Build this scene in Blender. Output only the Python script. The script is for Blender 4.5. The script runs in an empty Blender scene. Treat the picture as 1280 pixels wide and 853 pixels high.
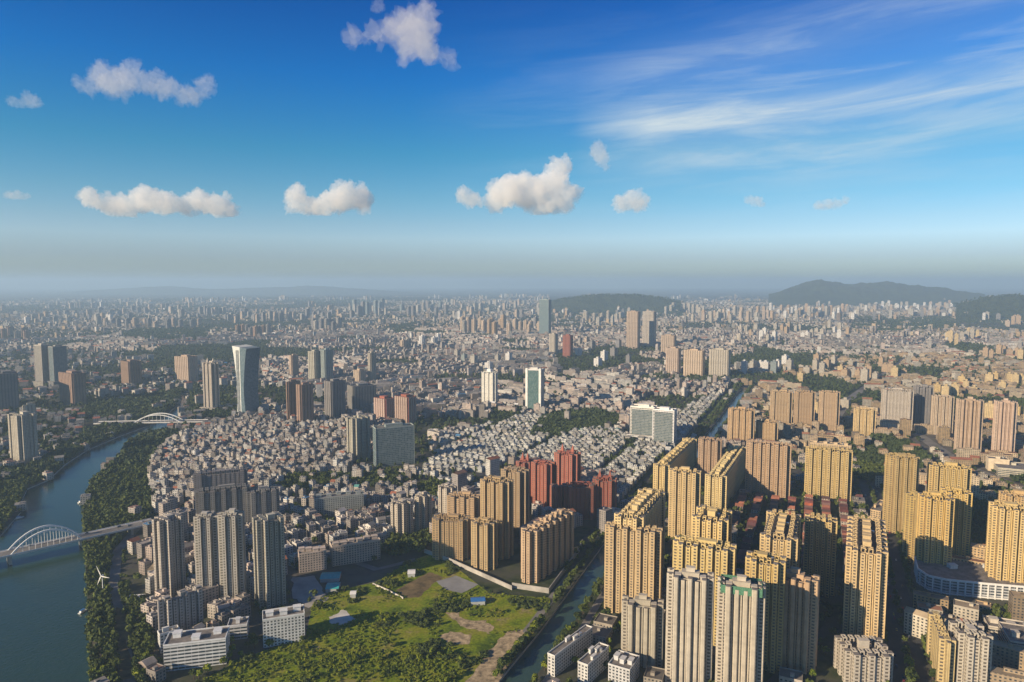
import bpy, bmesh, math, random
import numpy as np
from mathutils import Vector, noise, geometry
R = math.radians
random.seed(7); rng = np.random.default_rng(7)
S = bpy.context.scene
C = S.collection

# ------------------------------------------------------------------ camera, sky, sun, exposure
H = 360.0; F = 853.33; PITCH = R(4.9)
SP, CP = math.sin(PITCH), math.cos(PITCH)
cam = bpy.data.cameras.new('camera'); cam.lens = 24; cam.sensor_width = 36
cam.clip_start = 1; cam.clip_end = 200000
co = bpy.data.objects.new('camera', cam); C.objects.link(co)
co.location = (0, 0, H); co.rotation_euler = (R(90) - PITCH, 0, 0); S.camera = co

SUN_TO = Vector((-0.83, -0.56)).normalized(); SUN_EL = R(21)
w = bpy.data.worlds.new('World'); S.world = w; w.use_nodes = True
def N(nt, typ, **kw):
    n = nt.nodes.new(typ)
    for k, v in kw.items():
        if k == 'ins':
            for i, val in v.items(): n.inputs[i].default_value = val
        else: setattr(n, k, v)
    return n
def L(nt, a, b): nt.links.new(a, b)
def M_(nt, op, a, b=None, c=None, clamp=False):
    n = nt.nodes.new('ShaderNodeMath'); n.operation = op; n.use_clamp = clamp
    for i, v in enumerate((a, b, c)):
        if v is None: continue
        if isinstance(v, (int, float)): n.inputs[i].default_value = v
        else: nt.links.new(v, n.inputs[i])
    return n.outputs[0]
def MIX(nt, fac, a, b, blend='MIX'):
    n = nt.nodes.new('ShaderNodeMix'); n.data_type = 'RGBA'; n.blend_type = blend
    for i, v in ((0, fac), (6, a), (7, b)):
        if isinstance(v, (int, float)): n.inputs[i].default_value = v
        elif isinstance(v, tuple): n.inputs[i].default_value = (*v, 1) if len(v) == 3 else v
        else: nt.links.new(v, n.inputs[i])
    return n.outputs[2]
def RAMP(nt, fac, pts, interp='LINEAR'):
    n = nt.nodes.new('ShaderNodeValToRGB'); e = n.color_ramp.elements; n.color_ramp.interpolation = interp
    while len(e) < len(pts): e.new(0.5)
    for el, (p, c) in zip(e, pts):
        el.position = p; el.color = (c, c, c, 1) if isinstance(c, (int, float)) else (*c, 1)
    nt.links.new(fac, n.inputs[0]); return n.outputs[0]
nt = w.node_tree; nt.nodes.clear()
sky = N(nt, 'ShaderNodeTexSky', sky_type='NISHITA', sun_disc=False)
sky.sun_elevation = SUN_EL; sky.sun_rotation = math.atan2(SUN_TO.x, SUN_TO.y) % (2*math.pi)
sky.air_density = 1.0; sky.dust_density = 0.6; sky.ozone_density = 3.0; sky.altitude = 300
tc = N(nt, 'ShaderNodeTexCoord')
sx = N(nt, 'ShaderNodeSeparateXYZ'); L(nt, tc.outputs['Generated'], sx.inputs[0])
el = M_(nt, 'ARCSINE', sx.outputs[2])
az = M_(nt, 'ARCTAN2', sx.outputs[0], sx.outputs[1])
hs = N(nt, 'ShaderNodeHueSaturation', ins={1: 1.25}); L(nt, sky.outputs[0], hs.inputs[4])
tint = RAMP(nt, M_(nt, 'DIVIDE', el, R(40)), [(0.0, (0.44, 0.40, 0.56)), (0.05, (0.56, 0.44, 0.67)), (0.09, (0.76, 0.56, 0.74)), (0.12, (0.70, 0.54, 0.68)), (0.17, (0.54, 0.525, 0.63)), (0.26, (0.27, 0.49, 0.60)), (0.40, (0.055, 0.40, 0.70)), (0.55, (0.008, 0.27, 0.60)), (0.8, (0.03, 0.2, 0.4))])
skyc = MIX(nt, 1.0, MIX(nt, 1.0, hs.outputs[0], tint, 'MULTIPLY'), (1.75, 2.42, 2.15), 'MULTIPLY')
# thin cirrus streaks of the upper air, part of the sky itself
cv = N(nt, 'ShaderNodeCombineXYZ')
L(nt, M_(nt, 'MULTIPLY', az, 2.2), cv.inputs[0])
L(nt, M_(nt, 'MULTIPLY', M_(nt, 'SUBTRACT', el, M_(nt, 'MULTIPLY', az, 0.05)), 19.0), cv.inputs[1])
n1 = N(nt, 'ShaderNodeTexNoise', ins={'Scale': 1.5, 'Detail': 7.0, 'Roughness': 0.62, 'Distortion': 0.5}); L(nt, cv.outputs[0], n1.inputs[0])
n2 = N(nt, 'ShaderNodeTexNoise', ins={'Scale': 1.0, 'Detail': 2.0}); L(nt, tc.outputs['Generated'], n2.inputs[0])
m1 = RAMP(nt, n1.outputs[0], [(0.45, 0.0), (0.75, 1.0)])
ang = M_(nt, 'SUBTRACT', el, M_(nt, 'ADD', M_(nt, 'MULTIPLY', az, 0.035), R(12.3)))
ang2 = M_(nt, 'SUBTRACT', el, M_(nt, 'ADD', M_(nt, 'MULTIPLY', az, 0.02), R(9.6)))
ang3 = M_(nt, 'SUBTRACT', el, M_(nt, 'ADD', M_(nt, 'MULTIPLY', az, 0.12), R(14.8)))
core = M_(nt, 'POWER', 2.718, M_(nt, 'MULTIPLY', M_(nt, 'MULTIPLY', ang, ang), -2600.0))
core2 = M_(nt, 'POWER', 2.718, M_(nt, 'MULTIPLY', M_(nt, 'MULTIPLY', ang2, ang2), -1200.0))
core3 = M_(nt, 'POWER', 2.718, M_(nt, 'MULTIPLY', M_(nt, 'MULTIPLY', ang3, ang3), -900.0))
core = M_(nt, 'ADD', core, M_(nt, 'ADD', M_(nt, 'MULTIPLY', core2, 0.55), M_(nt, 'MULTIPLY', core3, 0.28)))
wide = M_(nt, 'POWER', 2.718, M_(nt, 'MULTIPLY', M_(nt, 'MULTIPLY', ang, ang), -85.0))
azm = RAMP(nt, M_(nt, 'DIVIDE', M_(nt, 'ADD', az, 0.2), 1.2), [(0.24, 0.0), (0.33, 1.0), (0.55, 0.8), (0.9, 0.35)])
azw = RAMP(nt, M_(nt, 'DIVIDE', M_(nt, 'ADD', az, 0.2), 1.2), [(0.05, 0.0), (0.5, 1.0), (1.0, 1.0)])
n3 = RAMP(nt, n1.outputs[0], [(0.30, 0.25), (0.62, 1.0)])
cir = M_(nt, 'ADD', M_(nt, 'MULTIPLY', M_(nt, 'MULTIPLY', core, azm), M_(nt, 'MULTIPLY', n3, 0.72)),
         M_(nt, 'MULTIPLY', M_(nt, 'MULTIPLY', wide, azw), M_(nt, 'ADD', M_(nt, 'MULTIPLY', m1, 0.42), 0.10)), clamp=True)
skyc2 = MIX(nt, cir, skyc, (7.4, 8.4, 8.8))
bg = N(nt, 'ShaderNodeBackground', ins={1: 0.06}); L(nt, skyc2, bg.inputs[0])
wo = N(nt, 'ShaderNodeOutputWorld'); L(nt, bg.outputs[0], wo.inputs[0])
sl = bpy.data.lights.new('sun', 'SUN'); sl.energy = 5.0; sl.angle = R(0.5); sl.color = (1.0, 0.79, 0.53)
so = bpy.data.objects.new('sun', sl); C.objects.link(so)
sv = Vector((SUN_TO.x*math.cos(SUN_EL), SUN_TO.y*math.cos(SUN_EL), math.sin(SUN_EL)))
so.rotation_euler = sv.to_track_quat('Z', 'Y').to_euler(); so.location = (0, 0, 3000)
S.view_settings.view_transform = 'Standard'; S.view_settings.look = 'None'
S.view_settings.exposure = 0.6; S.view_settings.gamma = 1.0
S.view_settings.use_curve_mapping = False
S.cycles.volume_bounces = 6; S.cycles.max_bounces = 8; S.cycles.diffuse_bounces = 2; S.cycles.glossy_bounces = 2
S.cycles.transparent_max_bounces = 8

# ------------------------------------------------------------------ where a sight line of the photo meets the ground
def P(px, py, z=0.0):
    u = (px-640)/F; v = (py-426.5)/F
    t = (H-z)/(SP+v*CP)
    return Vector((u*t, (CP-v*SP)*t, z))
def proj(x, y, z=0.0):
    dz = z-H
    f = y*CP - dz*SP; d = -(dz*CP) - y*SP
    f = np.maximum(f, 1.0)
    return 640+F*x/f, 426.5+F*d/f
def height_at(Y, py):
    v = (py-426.5)/F
    return H - Y*(SP+v*CP)/(CP-v*SP)
def Y_for(py, h):
    v = (py-426.5)/F
    return (H-h)*(CP-v*SP)/(SP+v*CP)
def inpoly(X, Y, poly):
    X = np.asarray(X, float); Y = np.asarray(Y, float); r = np.zeros(X.shape, bool); n = len(poly)
    for i in range(n):
        x0, y0 = poly[i][:2]; x1, y1 = poly[(i+1) % n][:2]
        if y0 == y1: continue
        c = ((y0 > Y) != (y1 > Y)) & (X < (x1-x0)*(Y-y0)/(y1-y0)+x0)
        r ^= c
    return r

# ------------------------------------------------------------------ materials
MATS = {}
def new_mat(name):
    m = bpy.data.materials.new(name); m.use_nodes = True; t = m.node_tree
    b = t.nodes['Principled BSDF']; return m, t, b
def plain(name, col, rough=0.8, nscale=0.3, namp=0.35, metal=0.0, spec=0.3):
    m, t, b = new_mat(name)
    tc = N(t, 'ShaderNodeTexCoord'); g = N(t, 'ShaderNodeTexNoise', ins={'Scale': nscale, 'Detail': 5.0, 'Roughness': 0.65})
    L(t, tc.outputs['Object'], g.inputs[0])
    f = RAMP(t, g.outputs[0], [(0.3, 1-namp), (0.7, 1+namp*0.6)])
    L(t, MIX(t, 1.0, col, f, 'MULTIPLY'), b.inputs['Base Color'])
    b.inputs['Roughness'].default_value = rough; b.inputs['Metallic'].default_value = metal
    b.inputs['Specular IOR Level'].default_value = spec
    return m
def facade(name, du, dv, fu, fv, glass=(0.035, 0.045, 0.055), curtain=(0.25, 0.23, 0.2), cur=0.3, band=0.0, grough=0.12, namp=0.25):
    """wall with a window in every du x dv cell; the wall's paint comes from the mesh's Col attribute"""
    m, t, b = new_mat(name)
    uv = N(t, 'ShaderNodeUVMap'); s = N(t, 'ShaderNodeSeparateXYZ'); L(t, uv.outputs[0], s.inputs[0])
    at = N(t, 'ShaderNodeAttribute', attribute_name='Col')
    U = M_(t, 'DIVIDE', s.outputs[0], du); V = M_(t, 'DIVIDE', s.outputs[1], dv)
    a = M_(t, 'LESS_THAN', M_(t, 'ABSOLUTE', M_(t, 'SUBTRACT', M_(t, 'FRACT', U), 0.5)), fu/2)
    c = M_(t, 'LESS_THAN', M_(t, 'ABSOLUTE', M_(t, 'SUBTRACT', M_(t, 'FRACT', V), 0.55)), fv/2)
    k = M_(t, 'GREATER_THAN', s.outputs[1], 0.0)
    win = M_(t, 'MULTIPLY', M_(t, 'MULTIPLY', a, c), k)
    cb = N(t, 'ShaderNodeCombineXYZ'); L(t, M_(t, 'FLOOR', U), cb.inputs[0]); L(t, M_(t, 'FLOOR', V), cb.inputs[1])
    oi = N(t, 'ShaderNodeObjectInfo'); L(t, M_(t, 'MULTIPLY', oi.outputs['Random'], 97.0), cb.inputs[2])
    wn = N(t, 'ShaderNodeTexWhiteNoise', noise_dimensions='3D'); L(t, cb.outputs[0], wn.inputs[0])
    gl = MIX(t, M_(t, 'MULTIPLY', M_(t, 'POWER', wn.outputs[0], 2.0), cur), glass, curtain)
    geo = N(t, 'ShaderNodeTexCoord'); g = N(t, 'ShaderNodeTexNoise', ins={'Scale': 0.12, 'Detail': 4.0, 'Roughness': 0.7}); L(t, geo.outputs['Object'], g.inputs[0])
    wall = MIX(t, 1.0, at.outputs[0], RAMP(t, g.outputs[0], [(0.3, 1-namp), (0.7, 1+namp*0.5)]), 'MULTIPLY')
    if band:
        bm = M_(t, 'MULTIPLY', M_(t, 'GREATER_THAN', M_(t, 'FRACT', V), 1-band), k)
        wall = MIX(t, bm, wall, MIX(t, 1.0, wall, (0.62, 0.62, 0.64), 'MULTIPLY'))
    L(t, MIX(t, win, wall, gl), b.inputs['Base Color'])
    L(t, M_(t, 'MULTIPLY_ADD', win, grough-0.85, 0.85), b.inputs['Roughness'])
    b.inputs['Specular IOR Level'].default_value = 0.35
    MATS[name] = m; return m
facade('flat_windows', 3.4, 3.0, 0.56, 0.52, band=0.08)
facade('bay_windows', 3.2, 3.0, 0.5, 0.5, glass=(0.10, 0.088, 0.075), curtain=(0.2, 0.18, 0.15), band=0.08, grough=0.3)
facade('recess_windows', 2.6, 3.0, 0.72, 0.66, cur=0.2)
facade('curtain_wall', 3.0, 3.6, 0.86, 0.80, glass=(0.06, 0.10, 0.12), curtain=(0.16, 0.2, 0.22), cur=0.8, grough=0.16)
facade('strip_windows', 6.0, 3.3, 0.95, 0.5, glass=(0.03, 0.045, 0.06), cur=0.3)
facade('house_windows', 3.6, 3.2, 0.48, 0.5, cur=0.35, namp=0.35)
facade('no_windows', 3.0, 3.0, 0.0, 0.0)
MATS['roof'] = plain('roof', (0.20, 0.18, 0.165), 0.9, 0.15, 0.5)
MATS['roof_dark'] = plain('roof_dark', (0.09, 0.085, 0.085), 0.9, 0.15, 0.5)
MATS['white_metal'] = plain('white_metal', (0.75, 0.75, 0.73), 0.4, 0.5, 0.1)
MATS['concrete'] = plain('concrete', (0.36, 0.34, 0.31), 0.85, 0.05, 0.4)
MATS['pale_concrete'] = plain('pale_concrete', (0.55, 0.52, 0.47), 0.85, 0.05, 0.3)
MATS['asphalt'] = plain('asphalt', (0.055, 0.055, 0.058), 0.85, 0.03, 0.4)
MATS['road_grey'] = plain('road_grey', (0.19, 0.18, 0.17), 0.85, 0.03, 0.4)
MATS['line_paint'] = plain('line_paint', (0.7, 0.7, 0.66), 0.7, 0.2, 0.2)
MATS['dirt'] = plain('dirt', (0.40, 0.31, 0.19), 0.95, 0.16, 0.8)
MATS['brown_field'] = plain('brown_field', (0.17, 0.125, 0.06), 0.95, 0.07, 0.7)
MATS['court'] = plain('court', (0.26, 0.26, 0.26), 0.85, 0.05, 0.25)
MATS['bark'] = plain('bark', (0.10, 0.07, 0.05), 0.95, 1.0, 0.4)
MATS['teal_sheet'] = plain('teal_sheet', (0.05, 0.42, 0.40), 0.5, 0.3, 0.25)
MATS['blue_sheet'] = plain('blue_sheet', (0.04, 0.16, 0.42), 0.5, 0.3, 0.25)
MATS['tank_steel'] = plain('tank_steel', (0.6, 0.6, 0.6), 0.35, 0.6, 0.2, 0.7)
MATS['car_glass'] = plain('car_glass', (0.02, 0.025, 0.03), 0.1, 1, 0.1, 0, 0.5)
MATS['rubber'] = plain('rubber', (0.02, 0.02, 0.02), 0.8, 1, 0.1)
for nme, c in (('car_white', (.75, .75, .75)), ('car_silver', (.4, .41, .43)), ('car_black', (.02, .02, .025)), ('car_red', (.4, .03, .03)), ('car_blue', (.04, .1, .3)), ('car_yellow', (.6, .4, .04))):
    MATS[nme] = plain(nme, c, 0.25, 1, 0.05, 0.2, 0.5)
def leaf_mat(name, dark, light, scale=0.35):
    m, t, b = new_mat(name)
    g = N(t, 'ShaderNodeNewGeometry'); oi = N(t, 'ShaderNodeObjectInfo')
    n = N(t, 'ShaderNodeTexNoise', ins={'Scale': scale, 'Detail': 3.0}); L(t, g.outputs['Position'], n.inputs[0])
    n2 = N(t, 'ShaderNodeTexNoise', ins={'Scale': 0.012, 'Detail': 3.0}); L(t, g.outputs['Position'], n2.inputs[0])
    f = M_(t, 'ADD', M_(t, 'MULTIPLY', n.outputs[0], 0.6), M_(t, 'MULTIPLY', n2.outputs[0], 0.5))
    f = M_(t, 'ADD', f, M_(t, 'MULTIPLY', M_(t, 'SUBTRACT', g.outputs['Random Per Island'], 0.5), 0.5))
    f = M_(t, 'ADD', f, M_(t, 'MULTIPLY', M_(t, 'SUBTRACT', oi.outputs['Random'], 0.5), 0.35))
    L(t, MIX(t, RAMP(t, f, [(0.30, 0.0), (0.80, 1.0)]), dark, light), b.inputs['Base Color'])
    b.inputs['Roughness'].default_value = 0.75; b.inputs['Specular IOR Level'].default_value = 0.2
    MATS[name] = m
leaf_mat('leaf', (0.018, 0.034, 0.010), (0.088, 0.112, 0.022))
leaf_mat('leaf_bright', (0.05, 0.09, 0.008), (0.23, 0.26, 0.02))
leaf_mat('leaf_far', (0.018, 0.032, 0.013), (0.055, 0.075, 0.022), 0.05)
# city floor: worn asphalt, yards and scrub
m, t, b = new_mat('city_ground'); MATS['city_ground'] = m
g = N(t, 'ShaderNodeNewGeometry')
na = N(t, 'ShaderNodeTexNoise', ins={'Scale': 0.012, 'Detail': 8.0, 'Roughness': 0.7}); L(t, g.outputs['Position'], na.inputs[0])
nb = N(t, 'ShaderNodeTexNoise', ins={'Scale': 0.0011, 'Detail': 7.0, 'Roughness': 0.68}); L(t, g.outputs['Position'], nb.inputs[0])
nc = N(t, 'ShaderNodeTexNoise', ins={'Scale': 0.09, 'Detail': 4.0}); L(t, g.outputs['Position'], nc.inputs[0])
c1 = MIX(t, RAMP(t, na.outputs[0], [(0.42, 0.0), (0.62, 1.0)]), (0.07, 0.066, 0.062), (0.16, 0.145, 0.125))
c2 = MIX(t, RAMP(t, nc.outputs[0], [(0.35, 0.0), (0.65, 1.0)]), (0.024, 0.036, 0.014), (0.055, 0.066, 0.024))
L(t, MIX(t, RAMP(t, M_(t, 'ADD', M_(t, 'MULTIPLY', nb.outputs[0], 0.6), M_(t, 'MULTIPLY', na.outputs[0], 0.4)), [(0.46, 0.0), (0.54, 1.0)]), c1, c2), b.inputs['Base Color'])
b.inputs['Roughness'].default_value = 0.95; b.inputs['Specular IOR Level'].default_value = 0.1
# overgrown lot
m, t, b = new_mat('meadow'); MATS['meadow'] = m
g = N(t, 'ShaderNodeNewGeometry')
na = N(t, 'ShaderNodeTexNoise', ins={'Scale': 0.03, 'Detail': 7.0, 'Roughness': 0.7}); L(t, g.outputs['Position'], na.inputs[0])
nb = N(t, 'ShaderNodeTexNoise', ins={'Scale': 0.35, 'Detail': 4.0}); L(t, g.outputs['Position'], nb.inputs[0])
c1 = RAMP(t, na.outputs[0], [(0.36, (0.06, 0.10, 0.008)), (0.48, (0.17, 0.23, 0.010)), (0.57, (0.24, 0.25, 0.022)), (0.68, (0.27, 0.22, 0.11))])
L(t, MIX(t, 1.0, c1, RAMP(t, nb.outputs[0], [(0.3, 0.55), (0.7, 1.2)]), 'MULTIPLY'), b.inputs['Base Color']); b.inputs['Roughness'].default_value = 0.95
b.inputs['Specular IOR Level'].default_value = 0.1
def water(name, col):
    m, t, b = new_mat(name); MATS[name] = m
    b.inputs['Base Color'].default_value = (*col, 1); b.inputs['Roughness'].default_value = 0.16; b.inputs['IOR'].default_value = 1.33
    g = N(t, 'ShaderNodeNewGeometry'); n = N(t, 'ShaderNodeTexNoise', ins={'Scale': 0.25, 'Detail': 4.0}); L(t, g.outputs['Position'], n.inputs[0])
    bp = N(t, 'ShaderNodeBump', ins={0: 0.5, 1: 0.6}); L(t, n.outputs[0], bp.inputs['Height']); L(t, bp.outputs[0], b.inputs['Normal'])
water('river_water', (0.020, 0.050, 0.036)); water('canal_water', (0.035, 0.070, 0.058))
# forest slopes
m, t, b = new_mat('forest_slope'); MATS['forest_slope'] = m
g = N(t, 'ShaderNodeNewGeometry'); n = N(t, 'ShaderNodeTexNoise', ins={'Scale': 0.01, 'Detail': 7.0}); L(t, g.outputs['Position'], n.inputs[0])
L(t, RAMP(t, n.outputs[0], [(0.35, (0.014, 0.026, 0.010)), (0.65, (0.045, 0.062, 0.018))]), b.inputs['Base Color']); b.inputs['Roughness'].default_value = 0.95

# ------------------------------------------------------------------ mesh helpers
class MB:
    def __init__(s): s.v = []; s.f = []; s.uv = []; s.c = []; s.m = []
    def face(s, pts, uv=None, col=(0.5, 0.5, 0.5), mat=0):
        i = len(s.v); s.v += [tuple(p) for p in pts]; s.f.append(list(range(i, i+len(pts))))
        s.uv += uv if uv else [(0.0, -5.0)]*len(pts); s.c.append(col); s.m.append(mat)
    def wall(s, a, b, z0, z1, col, mat=0, du=3.2):
        ln = math.hypot(b[0]-a[0], b[1]-a[1]); n = max(1, round(ln/du))*du
        s.face([(a[0], a[1], z0), (b[0], b[1], z0), (b[0], b[1], z1), (a[0], a[1], z1)], [(0, z0+.01), (n, z0+.01), (n, z1), (0, z1)], col, mat)
    def prism(s, poly, z0, z1, col, mat=0, top=0, topcol=None, du=3.2, bottom=False):
        n = len(poly)                                   # poly counter-clockwise
        for i in range(n): s.wall(poly[i], poly[(i+1) % n], z0, z1, col, mat, du)
        s.face([(p[0], p[1], z1) for p in poly], None, topcol or col, top)
        if bottom: s.face([(p[0], p[1], z0) for p in reversed(poly)], None, col, top)
    def box(s, x0, x1, y0, y1, z0, z1, col=(0.5, 0.5, 0.5), mat=0, top=None, du=3.2, topcol=None, bottom=True):
        s.prism([(x0, y0), (x1, y0), (x1, y1), (x0, y1)], z0, z1, col, mat, mat if top is None else top, topcol, du, bottom)
    def bar(s, a, b, r, n=6, col=(0.5, 0.5, 0.5), mat=0, r2=None):
        a = Vector(a); b = Vector(b); d = (b-a).normalized(); r2 = r if r2 is None else r2
        x = d.orthogonal().normalized(); y = d.cross(x)
        ring = lambda c, q: [c+x*math.cos(2*math.pi*k/n)*q+y*math.sin(2*math.pi*k/n)*q for k in range(n)]
        A, B = ring(a, r), ring(b, r2)
        for k in range(n): s.face([A[k], A[(k+1) % n], B[(k+1) % n], B[k]], None, col, mat)
        s.face(B, None, col, mat); s.face(A[::-1], None, col, mat)
    def mesh(s, name, mats):
        me = bpy.data.meshes.new(name); me.from_pydata(s.v, [], s.f)
        u = me.uv_layers.new(name='UVMap'); u.data.foreach_set('uv', np.array(s.uv, np.float32).ravel())
        a = me.attributes.new('Col', 'FLOAT_COLOR', 'FACE'); a.data.foreach_set('color', np.array([(*c[:3], 1) for c in s.c], np.float32).ravel())
        for mm in mats: me.materials.append(MATS[mm])
        me.polygons.foreach_set('material_index', s.m); me.update(); return me
    def build(s, name, mats, parent=None, loc=(0, 0, 0), rz=0):
        return link(name, s.mesh(name, mats), parent, loc, rz)
def link(name, me, parent=None, loc=(0, 0, 0), rz=0):
    o = bpy.data.objects.new(name, me); C.objects.link(o); o.location = loc; o.rotation_euler = (0, 0, rz)
    if parent: o.parent = parent
    return o
def tag(o, label=None, cat=None, group=None, kind=None):
    if label: o['label'] = label
    if cat: o['category'] = cat
    if group: o['group'] = group
    if kind: o['kind'] = kind
    return o
def thing(name, label, cat, loc, rz=0, group=None):
    o = bpy.data.objects.new(name, None); C.objects.link(o); o.location = loc; o.rotation_euler = (0, 0, rz); o.empty_display_size = 5
    return tag(o, label, cat, group)
def fast_mesh(name, V, Q, uv, col, mats, nside=4):
    """bulk polygons from numpy arrays: V (n,3), Q (m,nside), uv (m*nside,2) or None, col (m,3)"""
    me = bpy.data.meshes.new(name); m = len(Q)
    me.vertices.add(len(V)); me.vertices.foreach_set('co', V.astype(np.float32).ravel())
    me.loops.add(m*nside); me.loops.foreach_set('vertex_index', Q.astype(np.int32).ravel())
    me.polygons.add(m); me.polygons.foreach_set('loop_start', np.arange(0, m*nside, nside, dtype=np.int32))
    if uv is not None:
        u = me.uv_layers.new(name='UVMap'); u.data.foreach_set('uv', uv.astype(np.float32).ravel())
    if col is not None:
        a = me.attributes.new('Col', 'FLOAT_COLOR', 'FACE'); a.data.foreach_set('color', np.concatenate([col, np.ones((m, 1))], 1).astype(np.float32).ravel())
    for mm in mats: me.materials.append(MATS[mm])
    me.update(calc_edges=True); me.validate(); me.polygons.foreach_set('use_smooth', np.zeros(len(me.polygons), bool)); return me

# ------------------------------------------------------------------ the land, the river, the canal
RIVER = [(116, 1000), (113, 853), (110, 760), (106, 690), (103, 655), (104, 630), (110, 608), (124, 592), (146, 574), (156, 562), (160, 552), (182, 543), (203, 538), (216, 528), (226, 518), (235, 502), (236, 492), (226, 492), (222, 506), (206, 521), (186, 532), (150, 545), (110, 562), (82, 580), (60, 600), (34, 611), (26, 628), (26, 640), (0, 670), (-120, 690), (-420, 760), (-700, 1000)]
riv = [P(*p) for p in RIVER]
CANAL_C = [P(560, 980), P(640, 857), P(692, 790), P(738, 722), P(765, 683), P(884, 551), P(906, 522), P(921, 500), P(934, 483)]
def strip(pts, wd, z=0.0):
    lft, rgt = [], []
    for i, p in enumerate(pts):
        d = (pts[min(i+1, len(pts)-1)]-pts[max(i-1, 0)]); d.z = 0; d.normalize(); nrm = Vector((-d.y, d.x, 0))
        ww = wd[i] if isinstance(wd, (list, tuple)) else wd
        lft.append(p+nrm*ww/2); rgt.append(p-nrm*ww/2)
    return lft, rgt
cl, cr = strip(CANAL_C, [30, 28, 27, 26, 26, 26, 26, 26, 24])
can = cr+cl[::-1]
BIG = 42000
outer = [Vector((-BIG, -1500)), Vector((BIG, -1500)), Vector((BIG, BIG)), Vector((-BIG, BIG))]
vs = [v.to_2d() for v in outer]+[v.to_2d() for v in riv]+[v.to_2d() for v in can]
def loop(a, n): return [(a+i, a+(i+1) % n) for i in range(n)]
es = loop(0, 4)+loop(4, len(riv))+loop(4+len(riv), len(can))
V2, E2, F2, *_ = geometry.delaunay_2d_cdt(vs, es, [], 0, 1e-4)
cx = np.array([sum((V2[i].x for i in f))/len(f) for f in F2]); cy = np.array([sum((V2[i].y for i in f))/len(f) for f in F2])
dry = ~(inpoly(cx, cy, riv) | inpoly(cx, cy, can))
me = bpy.data.meshes.new('ground'); me.from_pydata([(v.x, v.y, 0) for v in V2], [], [list(f) for f, k in zip(F2, dry) if k]); me.materials.append(MATS['city_ground'])
bmm = bmesh.new(); bmm.from_mesh(me); bmesh.ops.recalc_face_normals(bmm, faces=bmm.faces)
if bmm.faces[:][0].normal.z < 0: bmesh.ops.reverse_faces(bmm, faces=bmm.faces)
bmm.to_mesh(me); bmm.free()
tag(link('ground', me), kind='structure')
def sheet(name, poly, mat, z, kind='structure'):
    me = bpy.data.meshes.new(name); me.from_pydata([(p[0], p[1], z) for p in poly], [], [list(range(len(poly)))]); me.materials.append(MATS[mat])
    if me.polygons[0].normal.z < 0: me.flip_normals()
    o = link(name, me); tag(o, kind=kind); return o
sheet('river', riv, 'river_water', -2.2); sheet('canal', can, 'canal_water', -2.6)
def banks(name, poly, z):
    mb = MB(); n = len(poly)
    for i in range(n):
        a, b2 = poly[i], poly[(i+1) % n]
        mb.face([(a[0], a[1], 0), (b2[0], b2[1], 0), (b2[0], b2[1], z), (a[0], a[1], z)])
    tag(mb.build(name, ['concrete']), kind='structure')
banks('river_bank', riv, -3.0); banks('canal_bank', can, -3.4)
def road(name, pts, wd, mat='asphalt', z=0.12, line=True):
    l, r = strip(pts, wd); mb = MB()
    for i in range(len(pts)-1): mb.face([(*r[i][:2], z), (*r[i+1][:2], z), (*l[i+1][:2], z), (*l[i][:2], z)])
    mats = [mat]
    if line:
        mats.append('line_paint'); l2, r2 = strip(pts, 0.5)
        for i in range(len(pts)-1): mb.face([(*r2[i][:2], z+.06), (*r2[i+1][:2], z+.06), (*l2[i+1][:2], z+.06), (*l2[i][:2], z+.06)], mat=1)
    tag(mb.build(name, mats), kind='structure')
def off(pts, d):
    l, r = strip(pts, abs(d)*2); return l if d > 0 else r
ROADS = [([P(-150, 727, 11), P(192, 651, 11)], 28), ([P(120, 528.5, 10), P(258, 526, 10)], 28)]
def mkroad(pts, wd, mat='asphalt', line=False, name='road', z=0.12):
    road(name, pts, wd, mat, z, line); ROADS.append((pts, wd))
STREET = [P(1142, 880), P(1128, 790), P(1112, 712), P(1100, 655), P(1086, 606)]
mkroad(STREET, 30, line=False)
mkroad(off(CANAL_C, 26)[:4], 9, 'road_grey', False); mkroad(off(CANAL_C, -26), 8, 'road_grey', False)
mkroad(off(CANAL_C, 40)[4:], 12, 'asphalt')
mkroad([P(195, 650), P(290, 638), P(400, 622), P(520, 604), P(620, 590)], 18, z=0.13)
mkroad([P(165, 880), P(152, 790), P(142, 735), P(146, 690), P(178, 652)], 12, 'road_grey', False, z=0.14)
mkroad([P(1040, 780), P(960, 860)], 10, 'asphalt', False, z=0.15)
mkroad([P(245, 527), P(330, 520), P(440, 500), P(560, 478), P(760, 462), P(990, 430)], 26, 'road_grey')
mkroad([P(1280, 612), P(1200, 580), P(1150, 545), P(1100, 520)], 26, 'road_grey', z=0.16)
mkroad([P(1030, 545), P(1060, 500), P(1130, 450), P(1200, 425), P(1300, 410)], 24, 'road_grey', z=0.17)
mkroad([P(300, 700), P(380, 680), P(470, 712), P(520, 700)], 10, 'road_grey', False, z=0.18)

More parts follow.
